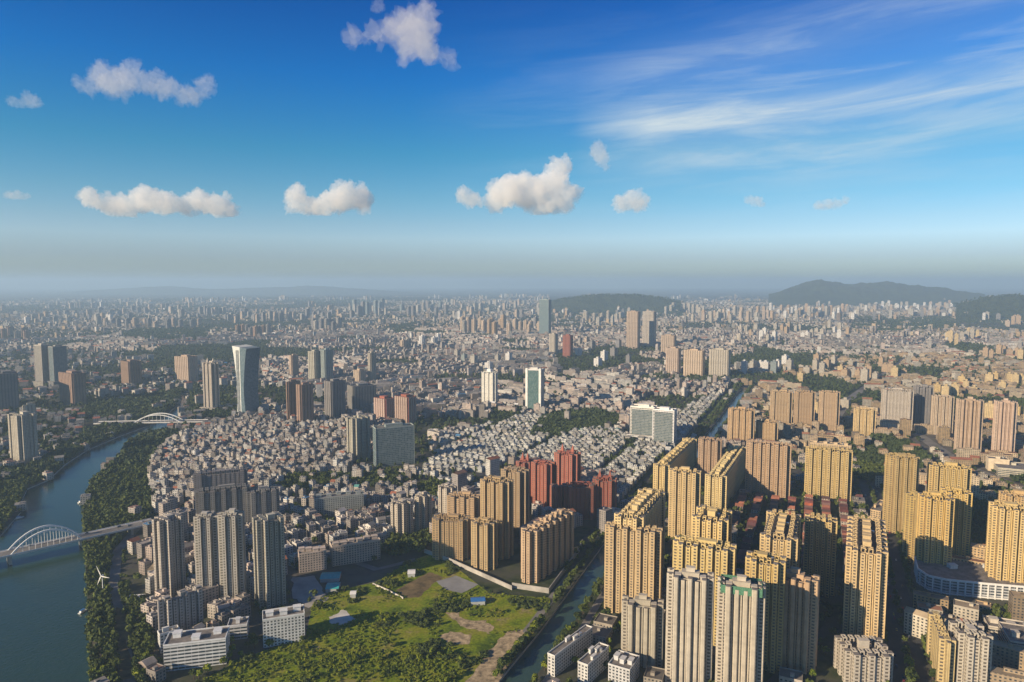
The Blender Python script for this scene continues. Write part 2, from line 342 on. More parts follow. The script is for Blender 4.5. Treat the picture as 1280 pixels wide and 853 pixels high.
# overgrown lot by the canal, with its bare patches
LOT = [(205, 960), (225, 870), (262, 846), (300, 824), (382, 796), (392, 752), (420, 738), (470, 728), (512, 702), (545, 690), (612, 742), (650, 745), (690, 748), (668, 790), (630, 838), (600, 870), (545, 960)]
sheet('meadow', [P(*p) for p in LOT], 'meadow', 0.06)
def patch(name, pts, mat, z):
    pr = random.Random(len(name)+int(pts[0][0])); out = []; am = 0.6 if name == 'court' else 2.2
    for i in range(len(pts)):
        a_, b_ = P(*pts[i]), P(*pts[(i+1) % len(pts)]); n_ = 6
        for k_ in range(n_): q_ = a_.lerp(b_, k_/n_); out.append(q_+Vector((pr.uniform(-am, am), pr.uniform(-am, am), 0)) if k_ or am > 1 else q_)
    sheet(name, out, mat, z)
patch('court', [(545, 727), (570, 720), (598, 731), (577, 742), (556, 737)], 'court', 0.20)
patch('bare_soil', [(495, 738), (537, 715), (556, 722), (538, 733), (522, 748), (505, 747)], 'brown_field', 0.14)
patch('dirt_track', [(568, 875), (590, 842), (620, 802), (636, 789), (654, 788), (656, 800), (636, 828), (612, 875)], 'dirt', 0.16)
patch('dirt_clearing', [(558, 766), (570, 764), (580, 775), (605, 776), (617, 782), (612, 794), (596, 788), (575, 784), (566, 775)], 'dirt', 0.18)
patch('dirt_clearing', [(548, 795), (565, 790), (592, 796), (585, 806), (560, 805)], 'dirt', 0.19)
patch('gravel_yard', [(410, 772), (430, 763), (445, 774), (428, 782), (415, 780)], 'pale_concrete', 0.2)
patch('gravel_yard', [(365, 722), (395, 720), (410, 750), (385, 760), (365, 745)], 'concrete', 0.21)
patch('riverside_path', [(142, 850), (140, 800), (146, 760), (158, 762), (160, 800), (166, 850)], 'brown_field', 0.17)

# ------------------------------------------------------------------ towers
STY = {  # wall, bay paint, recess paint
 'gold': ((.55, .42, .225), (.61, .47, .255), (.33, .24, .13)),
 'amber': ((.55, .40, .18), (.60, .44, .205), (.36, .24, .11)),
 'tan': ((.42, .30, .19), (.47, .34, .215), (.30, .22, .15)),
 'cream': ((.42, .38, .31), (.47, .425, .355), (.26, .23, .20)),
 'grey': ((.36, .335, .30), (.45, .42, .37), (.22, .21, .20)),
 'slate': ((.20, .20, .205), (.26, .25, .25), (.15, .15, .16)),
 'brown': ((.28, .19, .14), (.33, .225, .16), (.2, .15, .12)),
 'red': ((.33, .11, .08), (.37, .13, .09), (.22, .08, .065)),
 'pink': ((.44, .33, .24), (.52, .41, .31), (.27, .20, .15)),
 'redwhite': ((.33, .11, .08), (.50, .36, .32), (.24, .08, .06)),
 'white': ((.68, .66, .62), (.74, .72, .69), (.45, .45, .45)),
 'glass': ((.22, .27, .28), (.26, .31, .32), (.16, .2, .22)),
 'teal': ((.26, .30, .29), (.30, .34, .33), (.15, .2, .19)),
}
FOOT = []                                               # footprints kept free of smaller houses (x, y, radius)
def rect(w, d, cx=0, cy=0): return [(cx-w/2, cy-d/2), (cx+w/2, cy-d/2), (cx+w/2, cy+d/2), (cx-w/2, cy+d/2)]
def stair_head(t, x, y, z, w, d, h, col):
    mb = MB(); mb.box(-w/2, w/2, -d/2, d/2, 0, h, col, 0, 1, bottom=False); o = mb.build('stair_head', ['no_windows', 'roof'], t, (x, y, z))
    m2 = MB(); m2.box(-w/2-.4, w/2+.4, -d/2-.4, d/2+.4, h, h+.5, tuple(c*1.05 for c in col), 0); m2.build('roof_slab', ['no_windows'], o)
def tank(t, x, y, z):
    mb = MB(); mb.bar((0, 0, .4), (0, 0, 3.2), 1.5, 10); mb.build('water_tank', ['tank_steel'], t, (x, y, z))
def frame_mesh(w, d, h, col, th=.7):
    mb = MB()
    for sx_ in (-1, 1):
        for sy in (-1, 1): mb.box(sx_*w/2-(th if sx_ > 0 else 0), sx_*w/2+(th if sx_ < 0 else 0), sy*d/2-(th if sy > 0 else 0), sy*d/2+(th if sy < 0 else 0), 0, h-th, col)
    mb.box(-w/2, w/2, -d/2, -d/2+th*1.4, h-th, h+.3, col); mb.box(-w/2, w/2, d/2-th*1.4, d/2, h-th, h+.3, col)
    mb.box(-w/2, -w/2+th*1.4, -d/2+th*1.4, d/2-th*1.4, h-th, h+.3, col); mb.box(w/2-th*1.4, w/2, -d/2+th*1.4, d/2-th*1.4, h-th, h+.3, col)
    return mb.mesh('roof_frame', ['no_windows'])
def make_tower(t, w, d, h, style, mode, rnd, detail=2):
    """core with recessed windows, projecting window bays on the faces, parapet, stair heads and roof frames"""
    wc, bc, rc = STY[style]; p = 2.6 if detail > 1 else 1.8
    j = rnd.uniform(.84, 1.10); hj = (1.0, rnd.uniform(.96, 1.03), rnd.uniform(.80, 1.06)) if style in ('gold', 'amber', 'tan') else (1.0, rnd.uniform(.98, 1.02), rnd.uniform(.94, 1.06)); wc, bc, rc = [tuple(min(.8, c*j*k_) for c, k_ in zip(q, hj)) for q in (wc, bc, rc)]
    mats = {'curtain': 'curtain_wall', 'office': 'strip_windows'}.get(mode)
    if mode in ('curtain', 'office'):
        mb = MB(); mb.prism(rect(w, d), 0, h, wc, 0, 1, du=3.0 if mode == 'curtain' else 6.0); mb.build('wall', [mats, 'roof'], t)
        fin = MB(); fin.box(-.5, .5, -.5, .5, 0, h+1.5, bc); fm = fin.mesh('corner_pier', ['no_windows'])
        for sx_, sy in ((-1, -1), (1, -1), (-1, 1), (1, 1)): link('corner_pier', fm, t, (sx_*(w/2+.1), sy*(d/2+.1), 0))
        pb = MB()
        for (x0, x1, y0, y1) in ((-w/2+.4, w/2-.4, -d/2-.2, -d/2+.5), (-w/2+.4, w/2-.4, d/2-.5, d/2+.2), (-w/2-.2, -w/2+.5, -d/2+.5, d/2-.5), (w/2-.5, w/2+.2, -d/2+.5, d/2-.5)): pb.box(x0, x1, y0, y1, h-.6, h+2.2, bc)
        pb.build('parapet', ['no_windows'], t)
        stair_head(t, 0, 0, h, w*.45, d*.45, 5.5, wc); stair_head(t, w*.3, d*.1, h, w*.15, d*.3, 3, wc)
        return
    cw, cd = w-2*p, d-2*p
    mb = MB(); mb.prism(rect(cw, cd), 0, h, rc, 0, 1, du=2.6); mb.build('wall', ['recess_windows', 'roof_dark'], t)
    def bays(L_, n, face):
        seg = L_/n; bw = seg*(.60 if mode != 'slab' else .76)
        c = min(1.0, bw*.2) if mode == 'octagon' else .001
        q = p+(.5 if mode == 'octagon' else 0)
        poly = [(-bw/2, p*.0+.3), (-bw/2, -q+c), (-bw/2+c, -q), (bw/2-c, -q), (bw/2, -q+c), (bw/2, .3)] if c > .01 else [(-bw/2, .3), (-bw/2, -q), (bw/2, -q), (bw/2, .3)]
        mb = MB(); n2 = max(1, round(bw/3.2)); zt = h+(1.0)
        for i in range(len(poly)-1):
            ln = math.dist(poly[i], poly[i+1])
            if ln > 2.6: mb.wall(poly[i], poly[i+1], 0, zt, bc, 0)
            else: mb.wall(poly[i], poly[i+1], 0, zt, wc, 2)
        mb.face([(a, b_, zt) for a, b_ in poly], None, wc, 1)
        bm_ = mb.mesh('window_bay', ['bay_windows', 'roof', 'no_windows']); bm2 = bm_
        if detail > 1:
            bm2 = bm_.copy(); bm2.name = 'window_bay'; c2 = np.zeros(len(bm2.vertices)*3); bm2.vertices.foreach_get('co', c2); c2 = c2.reshape(-1, 3)
            c2[:, 1] = np.where(c2[:, 1] < 0, c2[:, 1]-2.4, c2[:, 1]); c2[:, 0] *= 1.12; c2[c2[:, 2] > h, 2] += 3.0; bm2.vertices.foreach_set('co', c2.ravel()); bm2.update()
        pr = MB(); pr.box(-.6, .6, -p*.55, .2, 0, h+.2, wc); pm = pr.mesh('pier', ['no_windows'])
        out = []
        for i in range(n):
            s = -L_/2+seg*(i+.5)
            loc, rz = {'f': ((s, -cd/2, 0), 0), 'r': ((cw/2, s, 0), R(90)), 'l': ((-cw/2, -s, 0), R(-90)), 'b': ((-s, cd/2, 0), R(180))}[face]
            link('window_bay', bm2 if (i % 2 == 0 if n % 2 else i in (0, n-1)) else bm_, t, loc, rz); out.append(loc)
            if i and detail > 1:
                s2 = s-seg/2
                loc, rz = {'f': ((s2, -cd/2, 0), 0), 'r': ((cw/2, s2, 0), R(90)), 'l': ((-cw/2, -s2, 0), R(-90)), 'b': ((-s2, cd/2, 0), R(180))}[face]
                link('pier', pm, t, loc, rz)
        return out
    unit = 7.6 if detail > 1 else 9
    nf = max(2, round(w/unit)); ns = max(2, round(d/unit))
    fr = bays(cw, nf, 'f'); sr = bays(cd-2, ns, 'r'); sl_ = bays(cd-2, ns, 'l')
    pb = MB(); ph = 1.5
    for (x0, x1, y0, y1) in ((-cw/2, cw/2, -cd/2, -cd/2+.4), (-cw/2, cw/2, cd/2-.4, cd/2), (-cw/2, -cw/2+.4, -cd/2+.4, cd/2-.4), (cw/2-.4, cw/2, -cd/2+.4, cd/2-.4)):
        pb.box(x0+.02, x1-.02, y0+.02, y1-.02, h-.3, h+ph, wc)
    pb.build('parapet', ['no_windows'], t)
    if detail < 2:
        stair_head(t, 0, 0, h, w*.4, d*.4, 5, wc); return
    if mode in ('bays', 'crown', 'slab'):
        fw = max(3.5, cw/nf*.62); fd = min(6.0, cd*.3); fh = rnd.choice([4.5, 5.5])
        fm = frame_mesh(fw, fd, fh, bc)
        for i in range(nf):
            x = -cw/2+cw/nf*(i+.5)
            link('roof_frame', fm, t, (x, -cd/2+fd/2+.6, h))
            if d > 18: link('roof_frame', fm, t, (x, cd/2-fd/2-.6, h))
        if d > 34:
            k = int((d-24)/11)
            for i in range(k):
                y = -cd/2+fd+2+(cd-2*fd-4)*(i+.5)/k
                for x in (-cw/2+fw/2+.6, cw/2-fw/2-.6): link('roof_frame', fm, t, (x, y, h))
                stair_head(t, 0, y, h, cw*.28, 5, rnd.choice([5, 6.5, 8]), bc)
        else:
            stair_head(t, rnd.uniform(-.12, .12)*w, 0, h, cw*.34, cd*.34, rnd.choice([5, 6.5, 8]), bc)
    else:
        stair_head(t, 0, 0, h, cw*.5, cd*.45, 5, wc); stair_head(t, 0, 0, h+5.5, cw*.25, cd*.25, 3.4, bc)
        for x in (-cw*.36, cw*.36): stair_head(t, x, -cd*.2, h, cw*.16, cd*.3, 3.2, bc)
    if mode == 'crown':
        for x in (-cw*.3, cw*.3):
            mb = MB(); mb.box(-2, 2, -2, 2, 0, 9, bc, bottom=False); z = 9
            for k_ in range(4): mb.face([[(-2, -2, z), (2, -2, z), (0, 0, z+8)], [(2, -2, z), (2, 2, z), (0, 0, z+8)], [(2, 2, z), (-2, 2, z), (0, 0, z+8)], [(-2, 2, z), (-2, -2, z), (0, 0, z+8)]][k_], None, bc)
            mb.build('roof_spire', ['no_windows'], t, (x, 0, h))
    tank(t, cw*.22, cd*.1, h)
def place(x0, x1, yt, yb=None, h=None, a=-24, d=22):
    """base centre, width and height of a tower whose front shows between these sight lines"""
    if h is None:
        b = P((x0+x1)/2, yb); Y = b.y; h = height_at(Y, yt)
    else: Y = Y_for(yt, h)
    f = Y*CP+H*SP                                        # distance along the view axis at ground level
    v = (yt-426.5)/F; f = Y/(CP-v*SP)
    X = ((x0+x1)/2-640)/F*f
    va = math.atan2(X, Y); rel = R(a)+va                  # face angle against the sight line
    full = (x1-x0)/F*math.hypot(X, Y)*math.cos(va)
    full = (x1-x0)/F*f*math.cos(va)
    wd = max(8.0, (full-d*abs(math.sin(rel)))/max(.35, abs(math.cos(rel))))
    back = (d*abs(math.cos(rel))+wd*abs(math.sin(rel)))/2
    u = Vector((X, Y)).normalized()
    return X+u.x*back, Y+u.y*back, wd, d, h
T = []
def tower(name, cat, label, x0, x1, yt, yb=None, h=None, a=-24, d=22, style='gold', mode='bays', detail=2, podium=0, group=None):
    X, Y, wd, d, h = place(x0, x1, yt, yb, h, a, d); rnd = random.Random(int(x0*31+yt*7))
    t = thing(name, label, cat, (X, Y, 0), R(a), group)
    make_tower(t, wd, d, h, style, mode, rnd, detail)
    if podium:
        mb = MB(); mb.prism(rect(wd+14, d+14), 0, podium, STY[style][1], 0, 1, du=6.0); mb.build('podium', ['strip_windows', 'roof'], t)
    FOOT.append((X, Y, wd+(14 if podium else 4), d+(14 if podium else 4), R(a))); T.append((name, X, Y, wd, d, h)); return t
RT = 'residential_tower'; RC = 'residential tower'; AB = 'apartment_block'; AC = 'apartment block'; OT = 'office_tower'; OC = 'office tower'
# --- right bank, golden estate
tower(RT, RC, 'wide golden tower rising straight from the right bank of the canal', 757, 827, 668, 772, a=-20, d=20)
tower(RT, RC, 'golden block with crowded roof frames directly behind the wide canal side tower', 768, 834, 653, h=103, a=-26, d=110)
tower(RT, RC, 'shortest of the three pale octagonal bay towers at the bottom edge', 780, 827, 762, 835, a=-14, d=21, style='cream', mode='octagon')
tower(RT, RC, 'middle pale tower with octagonal bays and grey roof heads at the bottom edge', 837, 889, 728, h=100, a=-16, d=22, style='cream', mode='octagon')
t_ = tower(RT, RC, 'pale tower with green netting round its unfinished roof at the bottom edge', 900, 953, 740, h=100, a=-18, d=22, style='cream', mode='octagon')
tower(RT, RC, 'golden tower peering out between the middle pale tower and the netted one behind', 842, 919, 690, h=100, a=-24, d=24, style='gold')
tower(RT, RC, 'golden tower with stepped roof behind the pale middle tower, near the red roofed rows', 866, 914, 655, h=100, a=-24, d=46)
tower(RT, RC, 'golden tower right behind the netted pale tower with a slanting roof line', 934, 980, 708, h=100, a=-24, d=26, style='amber')
tower(RT, RC, 'golden tower with rounded roof gables standing right of the netted pale tower', 966, 1022, 730, 838, a=-30, d=24, style='tan', mode='octagon')
tower(RT, RC, 'golden tower with stacked roof boxes behind the rounded gable tower', 952, 1000, 678, h=100, a=-25, d=90)
tower(RT, RC, 'slim half shaded golden tower left of the tall long roofed tower', 1008, 1044, 655, 744, a=-24, d=24)
tower(RT, RC, 'tall golden tower with a long roof of open frames beside the main street', 1057, 1107, 694, 812, a=-27, d=112)
tower(RT, RC, 'twin winged golden tower with both wings catching light above the red roofed rows', 1008, 1064, 566, 626, a=-24, d=24)
tower(RT, RC, 'dim tan tower between the long ribbed block and the twin winged tower', 934, 988, 558, 622, a=-24, d=24, style='tan')
tower(AB, AC, 'long ribbed golden block receding along the estate road with lit frames on its roof', 882, 936, 600, 642, a=-27, d=225, style='gold')
tower(AB, AC, 'slim golden block standing forward of the two long ribbed blocks', 838, 875, 594, 676, a=-20, d=20)
tower(AB, AC, 'longest golden ribbed block running beside the canal road', 817, 874, 586, 625, h=None, a=-27, d=225, style='gold')
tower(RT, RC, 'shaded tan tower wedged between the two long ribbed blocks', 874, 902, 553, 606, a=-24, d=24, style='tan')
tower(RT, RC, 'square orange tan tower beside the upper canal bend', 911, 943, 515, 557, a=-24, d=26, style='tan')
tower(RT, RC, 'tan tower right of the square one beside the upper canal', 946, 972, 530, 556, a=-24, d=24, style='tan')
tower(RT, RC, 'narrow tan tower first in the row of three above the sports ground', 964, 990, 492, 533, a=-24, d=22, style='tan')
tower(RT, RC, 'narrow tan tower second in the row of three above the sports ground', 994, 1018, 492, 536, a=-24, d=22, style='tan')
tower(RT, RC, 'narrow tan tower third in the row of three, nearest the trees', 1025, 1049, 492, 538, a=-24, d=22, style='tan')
tower(AB, AC, 'stubby orange block left of the widest pale slab tower', 1068, 1094, 514, 546, a=-24, d=24, style='gold')
tower(RT, RC, 'widest pale slab tower of the upper right estate', 1103, 1141, 490, 538, a=-30, d=22, style='cream', mode='slab')
tower(RT, RC, 'dark blue grey tower close behind the widest pale slab', 1142, 1166, 486, 536, a=-24, d=22, style='slate')
tower(RT, RC, 'greyish tan tower between the dark tower and the triple stripe tower', 1165, 1192, 498, 544, a=-24, d=24, style='pink')
tower(RT, RC, 'tall striped pink and cream tower by the elevated road junction', 1196, 1229, 503, 570, a=-24, d=26, style='pink', mode='octagon')
tower(RT, RC, 'tall striped tower at the right edge with a low hall before it', 1243, 1271, 505, 572, a=-24, d=26, style='pink', mode='octagon')
tower(RT, RC, 'tallest golden tower of the stepped group left of the mall', 1106, 1149, 576, 668, a=-10, d=28, style='amber')
tower(RT, RC, 'golden tower in front of the stepped group, half in shadow', 1131, 1158, 626, 706, a=-10, d=26, style='amber')
tower(RT, RC, 'wide golden tower standing on the white mall podium, shaded below', 1147, 1192, 628, 722, a=-20, d=26, style='amber')
tower(RT, RC, 'golden tower behind the podium with its upper half lit', 1160, 1213, 588, 668, a=-24, d=24, style='amber')
tower(RT, RC, 'golden tower just right of the wide podium tower', 1176, 1214, 620, 706, a=-24, d=24, style='amber')
tower(RT, RC, 'broad golden tower cut by the right edge of the view', 1235, 1296, 642, 746, a=-24, d=30, style='amber')
tower(RT, RC, 'golden tower behind the broad one at the right edge', 1248, 1300, 625, 700, a=-24, d=26, style='amber')
tower(AB, AC, 'narrow ochre block with a cluttered roof between the street and the cream block', 1163, 1188, 806, h=42, a=-22, d=62, style='gold', mode='slab')
tower(AB, AC, 'cream block with tangled roof plant at the bottom right', 1184, 1240, 802, h=48, a=-14, d=32, style='cream', mode='slab')
tower(AB, AC, 'low cream building with a sunken roof terrace at the bottom edge', 1040, 1116, 826, h=26, a=-6, d=36, style='cream', mode='slab')
# --- left bank of the canal
tower(AB, AC, 'long tan block with a deep notched roof on the corner of the canal', 650, 721, 670, 731, a=-35, d=98, style='tan')
tower(RT, RC, 'broad tan tower nearest the walled yard, left of its lower neighbour', 541, 587, 655, 702, a=-8, d=24, style='tan', mode='slab')
tower(RT, RC, 'lower twin bay tan tower in front of the estate tower', 589, 622, 660, 714, a=-20, d=22, style='tan')
tower(RT, RC, 'tallest tan tower of the walled estate', 600, 642, 608, 700, a=-24, d=24, style='tan')
tower(RT, RC, 'tan tower close behind the tallest tower of the walled estate', 626, 662, 594, 672, a=-24, d=24, style='tan')
tower(RT, RC, 'shaded tan tower behind the broad tower of the walled estate', 560, 600, 626, 682, a=-8, d=22, style='tan', mode='slab')
tower(AB, AC, 'short pale tower left of its twin by the dark row of trees', 488, 518, 634, 675, a=-40, d=26, style='cream', mode='slab')
tower(AB, AC, 'short pale tower right of its twin by the dark row of trees', 518, 541, 625, 668, a=-40, d=22, style='cream', mode='slab')
tower(AB, AC, 'small pale tower peeping over the broad tan tower', 547, 572, 614, 652, a=-34, d=20, style='cream', mode='slab')
# --- red towers
RG = 'red towers behind the walled estate'
tower(RT, RC, 'red tower with pointed turrets standing highest in the red group', 693, 726, 572, 640, a=-24, d=28, style='red', mode='crown', group=RG)
tower(RT, RC, 'red tower with stepped top on the left of the red group', 645, 668, 582, 634, a=-24, d=30, style='red', mode='crown', group=RG)
tower(RT, RC, 'red tower between the stepped left one and the turreted one', 664, 694, 584, 640, a=-24, d=26, style='red', mode='bays', group=RG)
tower(AB, AC, 'wide low red block in front of the turreted red tower', 703, 744, 612, 652, a=10, d=22, style='red', mode='slab', group=RG)
tower(AB, AC, 'narrow lit red block left of the wide low red block', 688, 704, 612, 650, a=-24, d=16, style='red', mode='slab', group=RG)
tower(AB, AC, 'red block with a turreted roof on the right of the red group', 742, 770, 604, 648, a=-14, d=26, style='red', mode='crown', group=RG)
# --- centre
tower('hotel', 'hotel', 'big pale hotel slab with grey window panels beside the villa rows', 788, 822, 510, 552, a=-22, d=26, style='white', mode='office', podium=14)
tower('hotel', 'hotel', 'right wing of the pale hotel with a shaded side', 816, 846, 514, 558, a=-26, d=26, style='white', mode='office')
tower(OT, OC, 'slender white tower with a mast on its roof', 602, 622, 468, 508, a=-26, d=22, style='white', mode='slab')
tower(OT, OC, 'white tower with a green glass centre beside the park', 657, 680, 463, 515, a=-22, d=24, style='white', mode='curtain')
tower(OT, OC, 'tall bluish glass tower far behind the twin white towers', 674, 689, 375, 421, a=-30, d=38, style='glass', mode='curtain', detail=1)
tower(RT, RC, 'left of two tall tan twin towers in the middle distance', 783, 801, 390, 437, a=-35, d=36, style='pink', mode='slab', detail=1)
tower(RT, RC, 'right of two tall twin towers, with a dark side', 803, 821, 390, 434, a=-35, d=40, style='grey', mode='slab', detail=1)
for (x0, x1, yt, yb, st, lb) in ((832, 852, 436, 470, 'pink', 'tan tower leftmost of the shaded row below the twin towers'), (854, 882, 439, 472, 'pink', 'broad tan tower in the shaded row below the twin towers'), (886, 914, 438, 473, 'cream', 'pale tower rightmost of the shaded row below the twin towers'),
    (826, 846, 420, 448, 'pink', 'shorter tan tower standing behind the shaded row'), (686, 698, 418, 444, 'grey', 'small grey tower left of the pink tower in the centre'), (703, 717, 420, 448, 'red', 'small pink tower right of the grey one in the centre')):
    tower(RT, RC, lb, x0, x1, yt, yb, a=-34, d=34, style=st, mode='slab', detail=1)
# --- left centre
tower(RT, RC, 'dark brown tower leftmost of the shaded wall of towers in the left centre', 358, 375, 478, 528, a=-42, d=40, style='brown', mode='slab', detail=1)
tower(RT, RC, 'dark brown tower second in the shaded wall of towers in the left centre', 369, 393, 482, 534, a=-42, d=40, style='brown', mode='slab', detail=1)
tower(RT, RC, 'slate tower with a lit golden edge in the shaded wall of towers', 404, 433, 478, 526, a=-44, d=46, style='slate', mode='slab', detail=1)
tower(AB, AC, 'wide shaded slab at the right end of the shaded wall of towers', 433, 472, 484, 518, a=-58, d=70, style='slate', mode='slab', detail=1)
tower(RT, RC, 'pale striped tower behind the shaded wall of towers', 384, 402, 440, 480, a=-26, d=36, style='grey', mode='slab', detail=1)
tower(RT, RC, 'blue grey tower joined to the pale striped tower', 400, 417, 438, 480, a=-40, d=38, style='glass', mode='slab', detail=1)
tower(RT, RC, 'thin tan tower left of the pale striped tower', 361, 374, 445, 474, a=-44, d=32, style='pink', mode='slab', detail=1)
tower(RT, RC, 'thin yellowish tower right of the shaded wall', 459, 471, 442, 480, a=-44, d=28, style='cream', mode='slab', detail=1)
tower(RT, RC, 'low tan tower beside the thin yellowish tower', 441, 458, 464, 482, a=-44, d=30, style='pink', mode='slab', detail=1)
tower(AB, AC, 'red and white striped block left half', 466, 494, 500, 530, a=-38, d=34, style='redwhite', mode='slab', detail=1)
tower(AB, AC, 'red and white striped block right half', 492, 522, 498, 534, a=-38, d=34, style='redwhite', mode='slab', detail=1)
tower(RT, RC, 'pale tower standing left of the glass office slab', 433, 464, 526, 577, a=-44, d=40, style='grey', mode='slab')
tower(OT, OC, 'grey green glass office slab above the villa rows', 466, 518, 536, 584, a=24, d=24, style='teal', mode='curtain')
# --- left bank of the river and beyond
tower(RT, RC, 'tower with a lit left face on the far river bank', 10, 48, 522, 582, a=-30, d=34, style='grey', mode='slab')
tower(RT, RC, 'small pale tower behind the far bank tower', 28, 46, 507, 530, a=-44, d=30, style='cream', mode='slab', detail=1)
tower(RT, RC, 'dark tower cut by the left edge of the view', -14, 30, 468, 514, a=-50, d=50, style='slate', mode='slab', detail=1)
tower(RT, RC, 'brown tower with a lit roof right of the dark edge tower', 72, 108, 468, 508, a=-32, d=40, style='brown', mode='slab', detail=1)
tower(OT, OC, 'pale stone half of the tall twin office block', 42, 62, 432, 484, a=-12, d=34, style='cream', mode='office', podium=20)
tower(OT, OC, 'dark glass half of the tall twin office block', 60, 83, 434, 484, a=-30, d=44, style='slate', mode='curtain', podium=20)
tower(RT, RC, 'shaded tower with one bright edge near the river trees', 150, 178, 453, 483, a=-40, d=46, style='brown', mode='slab', detail=1)
tower(RT, RC, 'pinkish striped tower left of the slender cream tower', 217, 248, 447, 480, a=-22, d=44, style='pink', mode='slab', detail=1)
tower(RT, RC, 'slender cream tower with a pointed top by the river', 252, 274, 456, 516, a=-16, d=26, style='cream', mode='crown', podium=14)
# --- foreground left
FG = 'towers near the riverside road'
tower(RT, RC, 'grey tower with roof frames nearest the river at the end of the bridge road', 190, 233, 655, 748, a=-30, d=28, style='grey', group=FG)
tower(RT, RC, 'left of two joined grey brown slab towers', 243, 274, 652, 757, a=8, d=20, style='grey', group=FG)
tower(RT, RC, 'right of two joined grey brown slab towers', 273, 305, 650, 757, a=8, d=20, style='grey', group=FG)
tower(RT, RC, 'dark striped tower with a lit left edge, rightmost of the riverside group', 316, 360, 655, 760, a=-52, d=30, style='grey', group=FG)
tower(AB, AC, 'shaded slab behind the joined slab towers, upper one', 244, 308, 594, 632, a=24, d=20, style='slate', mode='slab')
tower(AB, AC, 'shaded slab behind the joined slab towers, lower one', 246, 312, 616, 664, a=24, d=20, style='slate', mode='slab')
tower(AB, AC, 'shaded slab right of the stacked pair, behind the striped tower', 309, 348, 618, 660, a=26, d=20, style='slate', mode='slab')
tower(AB, AC, 'middling grey block with a tangle of roof frames by the riverside', 199, 258, 752, 800, a=-40, d=44, style='grey')

# --- special shapes added to those
def named(lbl):
    return next(o for o in C.objects if o.get('label') == lbl)
t = named('pale tower with green netting round its unfinished roof at the bottom edge'); wt = next(q for q in T if abs(q[1]-t.location.x) < .1)
MATS['green_net'] = plain('green_net', (0.09, 0.22, 0.14), 0.9, 0.8, 0.5)
mb = MB()
for (x0, x1, y0, y1) in ((-.5, .5, -.51, -.49), (-.5, .5, .49, .51), (-.51, -.49, -.48, .48), (.49, .51, -.48, .48)): mb.box(x0*wt[3], x1*wt[3], y0*wt[4], y1*wt[4], wt[5]-3, wt[5]+4)
mb.build('scaffold_netting', ['green_net'], t)
t = named('slender white tower with a mast on its roof'); wt = next(q for q in T if abs(q[1]-t.location.x) < .1)
mb = MB(); mb.box(-6, 6, -6, 6, 0, 8, bottom=False); mb.bar((0, 0, 8), (0, 0, 34), 1.6, 6, r2=.5); mb.build('mast', ['white_metal'], t, (0, 0, wt[5]+5))
t = named('white tower with a green glass centre beside the park'); wt = next(q for q in T if abs(q[1]-t.location.x) < .1)
for s_ in (-1, 1):
    mb = MB(); mb.box(-3.2, 3.2, -1, 1, 0, wt[5]+4, (.75, .74, .7)); mb.build('side_pier', ['no_windows'], t, (s_*(wt[3]/2-3), -wt[4]/2-.6, 0))
mb = MB(); mb.box(-wt[3]/2+6.3, wt[3]/2-6.3, -.3, .3, 6, wt[5]-2, (.10, .20, .15)); mb.build('glass_front', ['curtain_wall'], t, (0, -wt[4]/2-.5, 0))
for lb in ('big pale hotel slab with grey window panels beside the villa rows', 'right wing of the pale hotel with a shaded side'):
    t = named(lb); wt = next(q for q in T if abs(q[1]-t.location.x) < .1)
    mb = MB(); mb.box(-wt[3]/2+4, wt[3]/2-4, -.3, .3, 5, wt[5]-5, (.34, .33, .29)); mb.build('glass_front', ['curtain_wall'], t, (0, -wt[4]/2-.5, 0))
# tapering tower that flares at foot and crown
def flare_tower():
    b = P(308, 519); h = height_at(b.y, 433); wd = 26/F*b.y
    t = thing('office_tower', 'tall glass tower that narrows at the middle and flares to a slanted crown', OC, (b.x, b.y+16, 0), R(-30))
    def prof(z): k = z/h; return .5*wd*(.46+.58*abs((k-.34)/.66)**1.6)
    for nm, s0, s1, mt, col in (('pale_wall', -1, 0.05, 'no_windows', (.58, .60, .58)), ('glass_wall', .05, 1, 'curtain_wall', (.16, .21, .25))):
        mb = MB(); n = 22
        for k in range(n):
            z0, z1 = h*k/n, h*(k+1)/n; w0, w1 = prof(z0), prof(z1); d_ = wd*.42
            tilt = lambda x, z: z-(0 if z < h*.99 else (x/wd+.5)*5)
            A = [(s0*w0, -d_), (s1*w0, -d_), (s1*w0, d_), (s0*w0, d_)]; B = [(s0*w1, -d_), (s1*w1, -d_), (s1*w1, d_), (s0*w1, d_)]
            for i in range(4):
                j_ = (i+1) % 4; nn = max(1, round(math.dist(A[i], A[j_])/3))*3
                mb.face([(*A[i], z0), (*A[j_], z0), (*B[j_], tilt(B[j_][0], z1)), (*B[i], tilt(B[i][0], z1))], [(0, z0+.01), (nn, z0+.01), (nn, z1), (0, z1)], col)
        mb.face([(B[i][0], B[i][1], tilt(B[i][0], h)) for i in range(4)], None, col)
        mb.build(nm, [mt], t)
    mb = MB(); mb.box(-wd*.24, -wd*.06, -wd*.44, -wd*.425, 4, h*.94, (.34, .36, .36)); mb.build('window_strip', ['strip_windows'], t)
    mb = MB(); mb.box(-wd*.5, wd*.5, -wd*.5, wd*.5, 0, 9, (.5, .5, .48), 0, 1); mb.build('podium', ['strip_windows', 'roof'], t)
    FOOT.append((b.x, b.y+16, 50, 50, 0))
flare_tower()
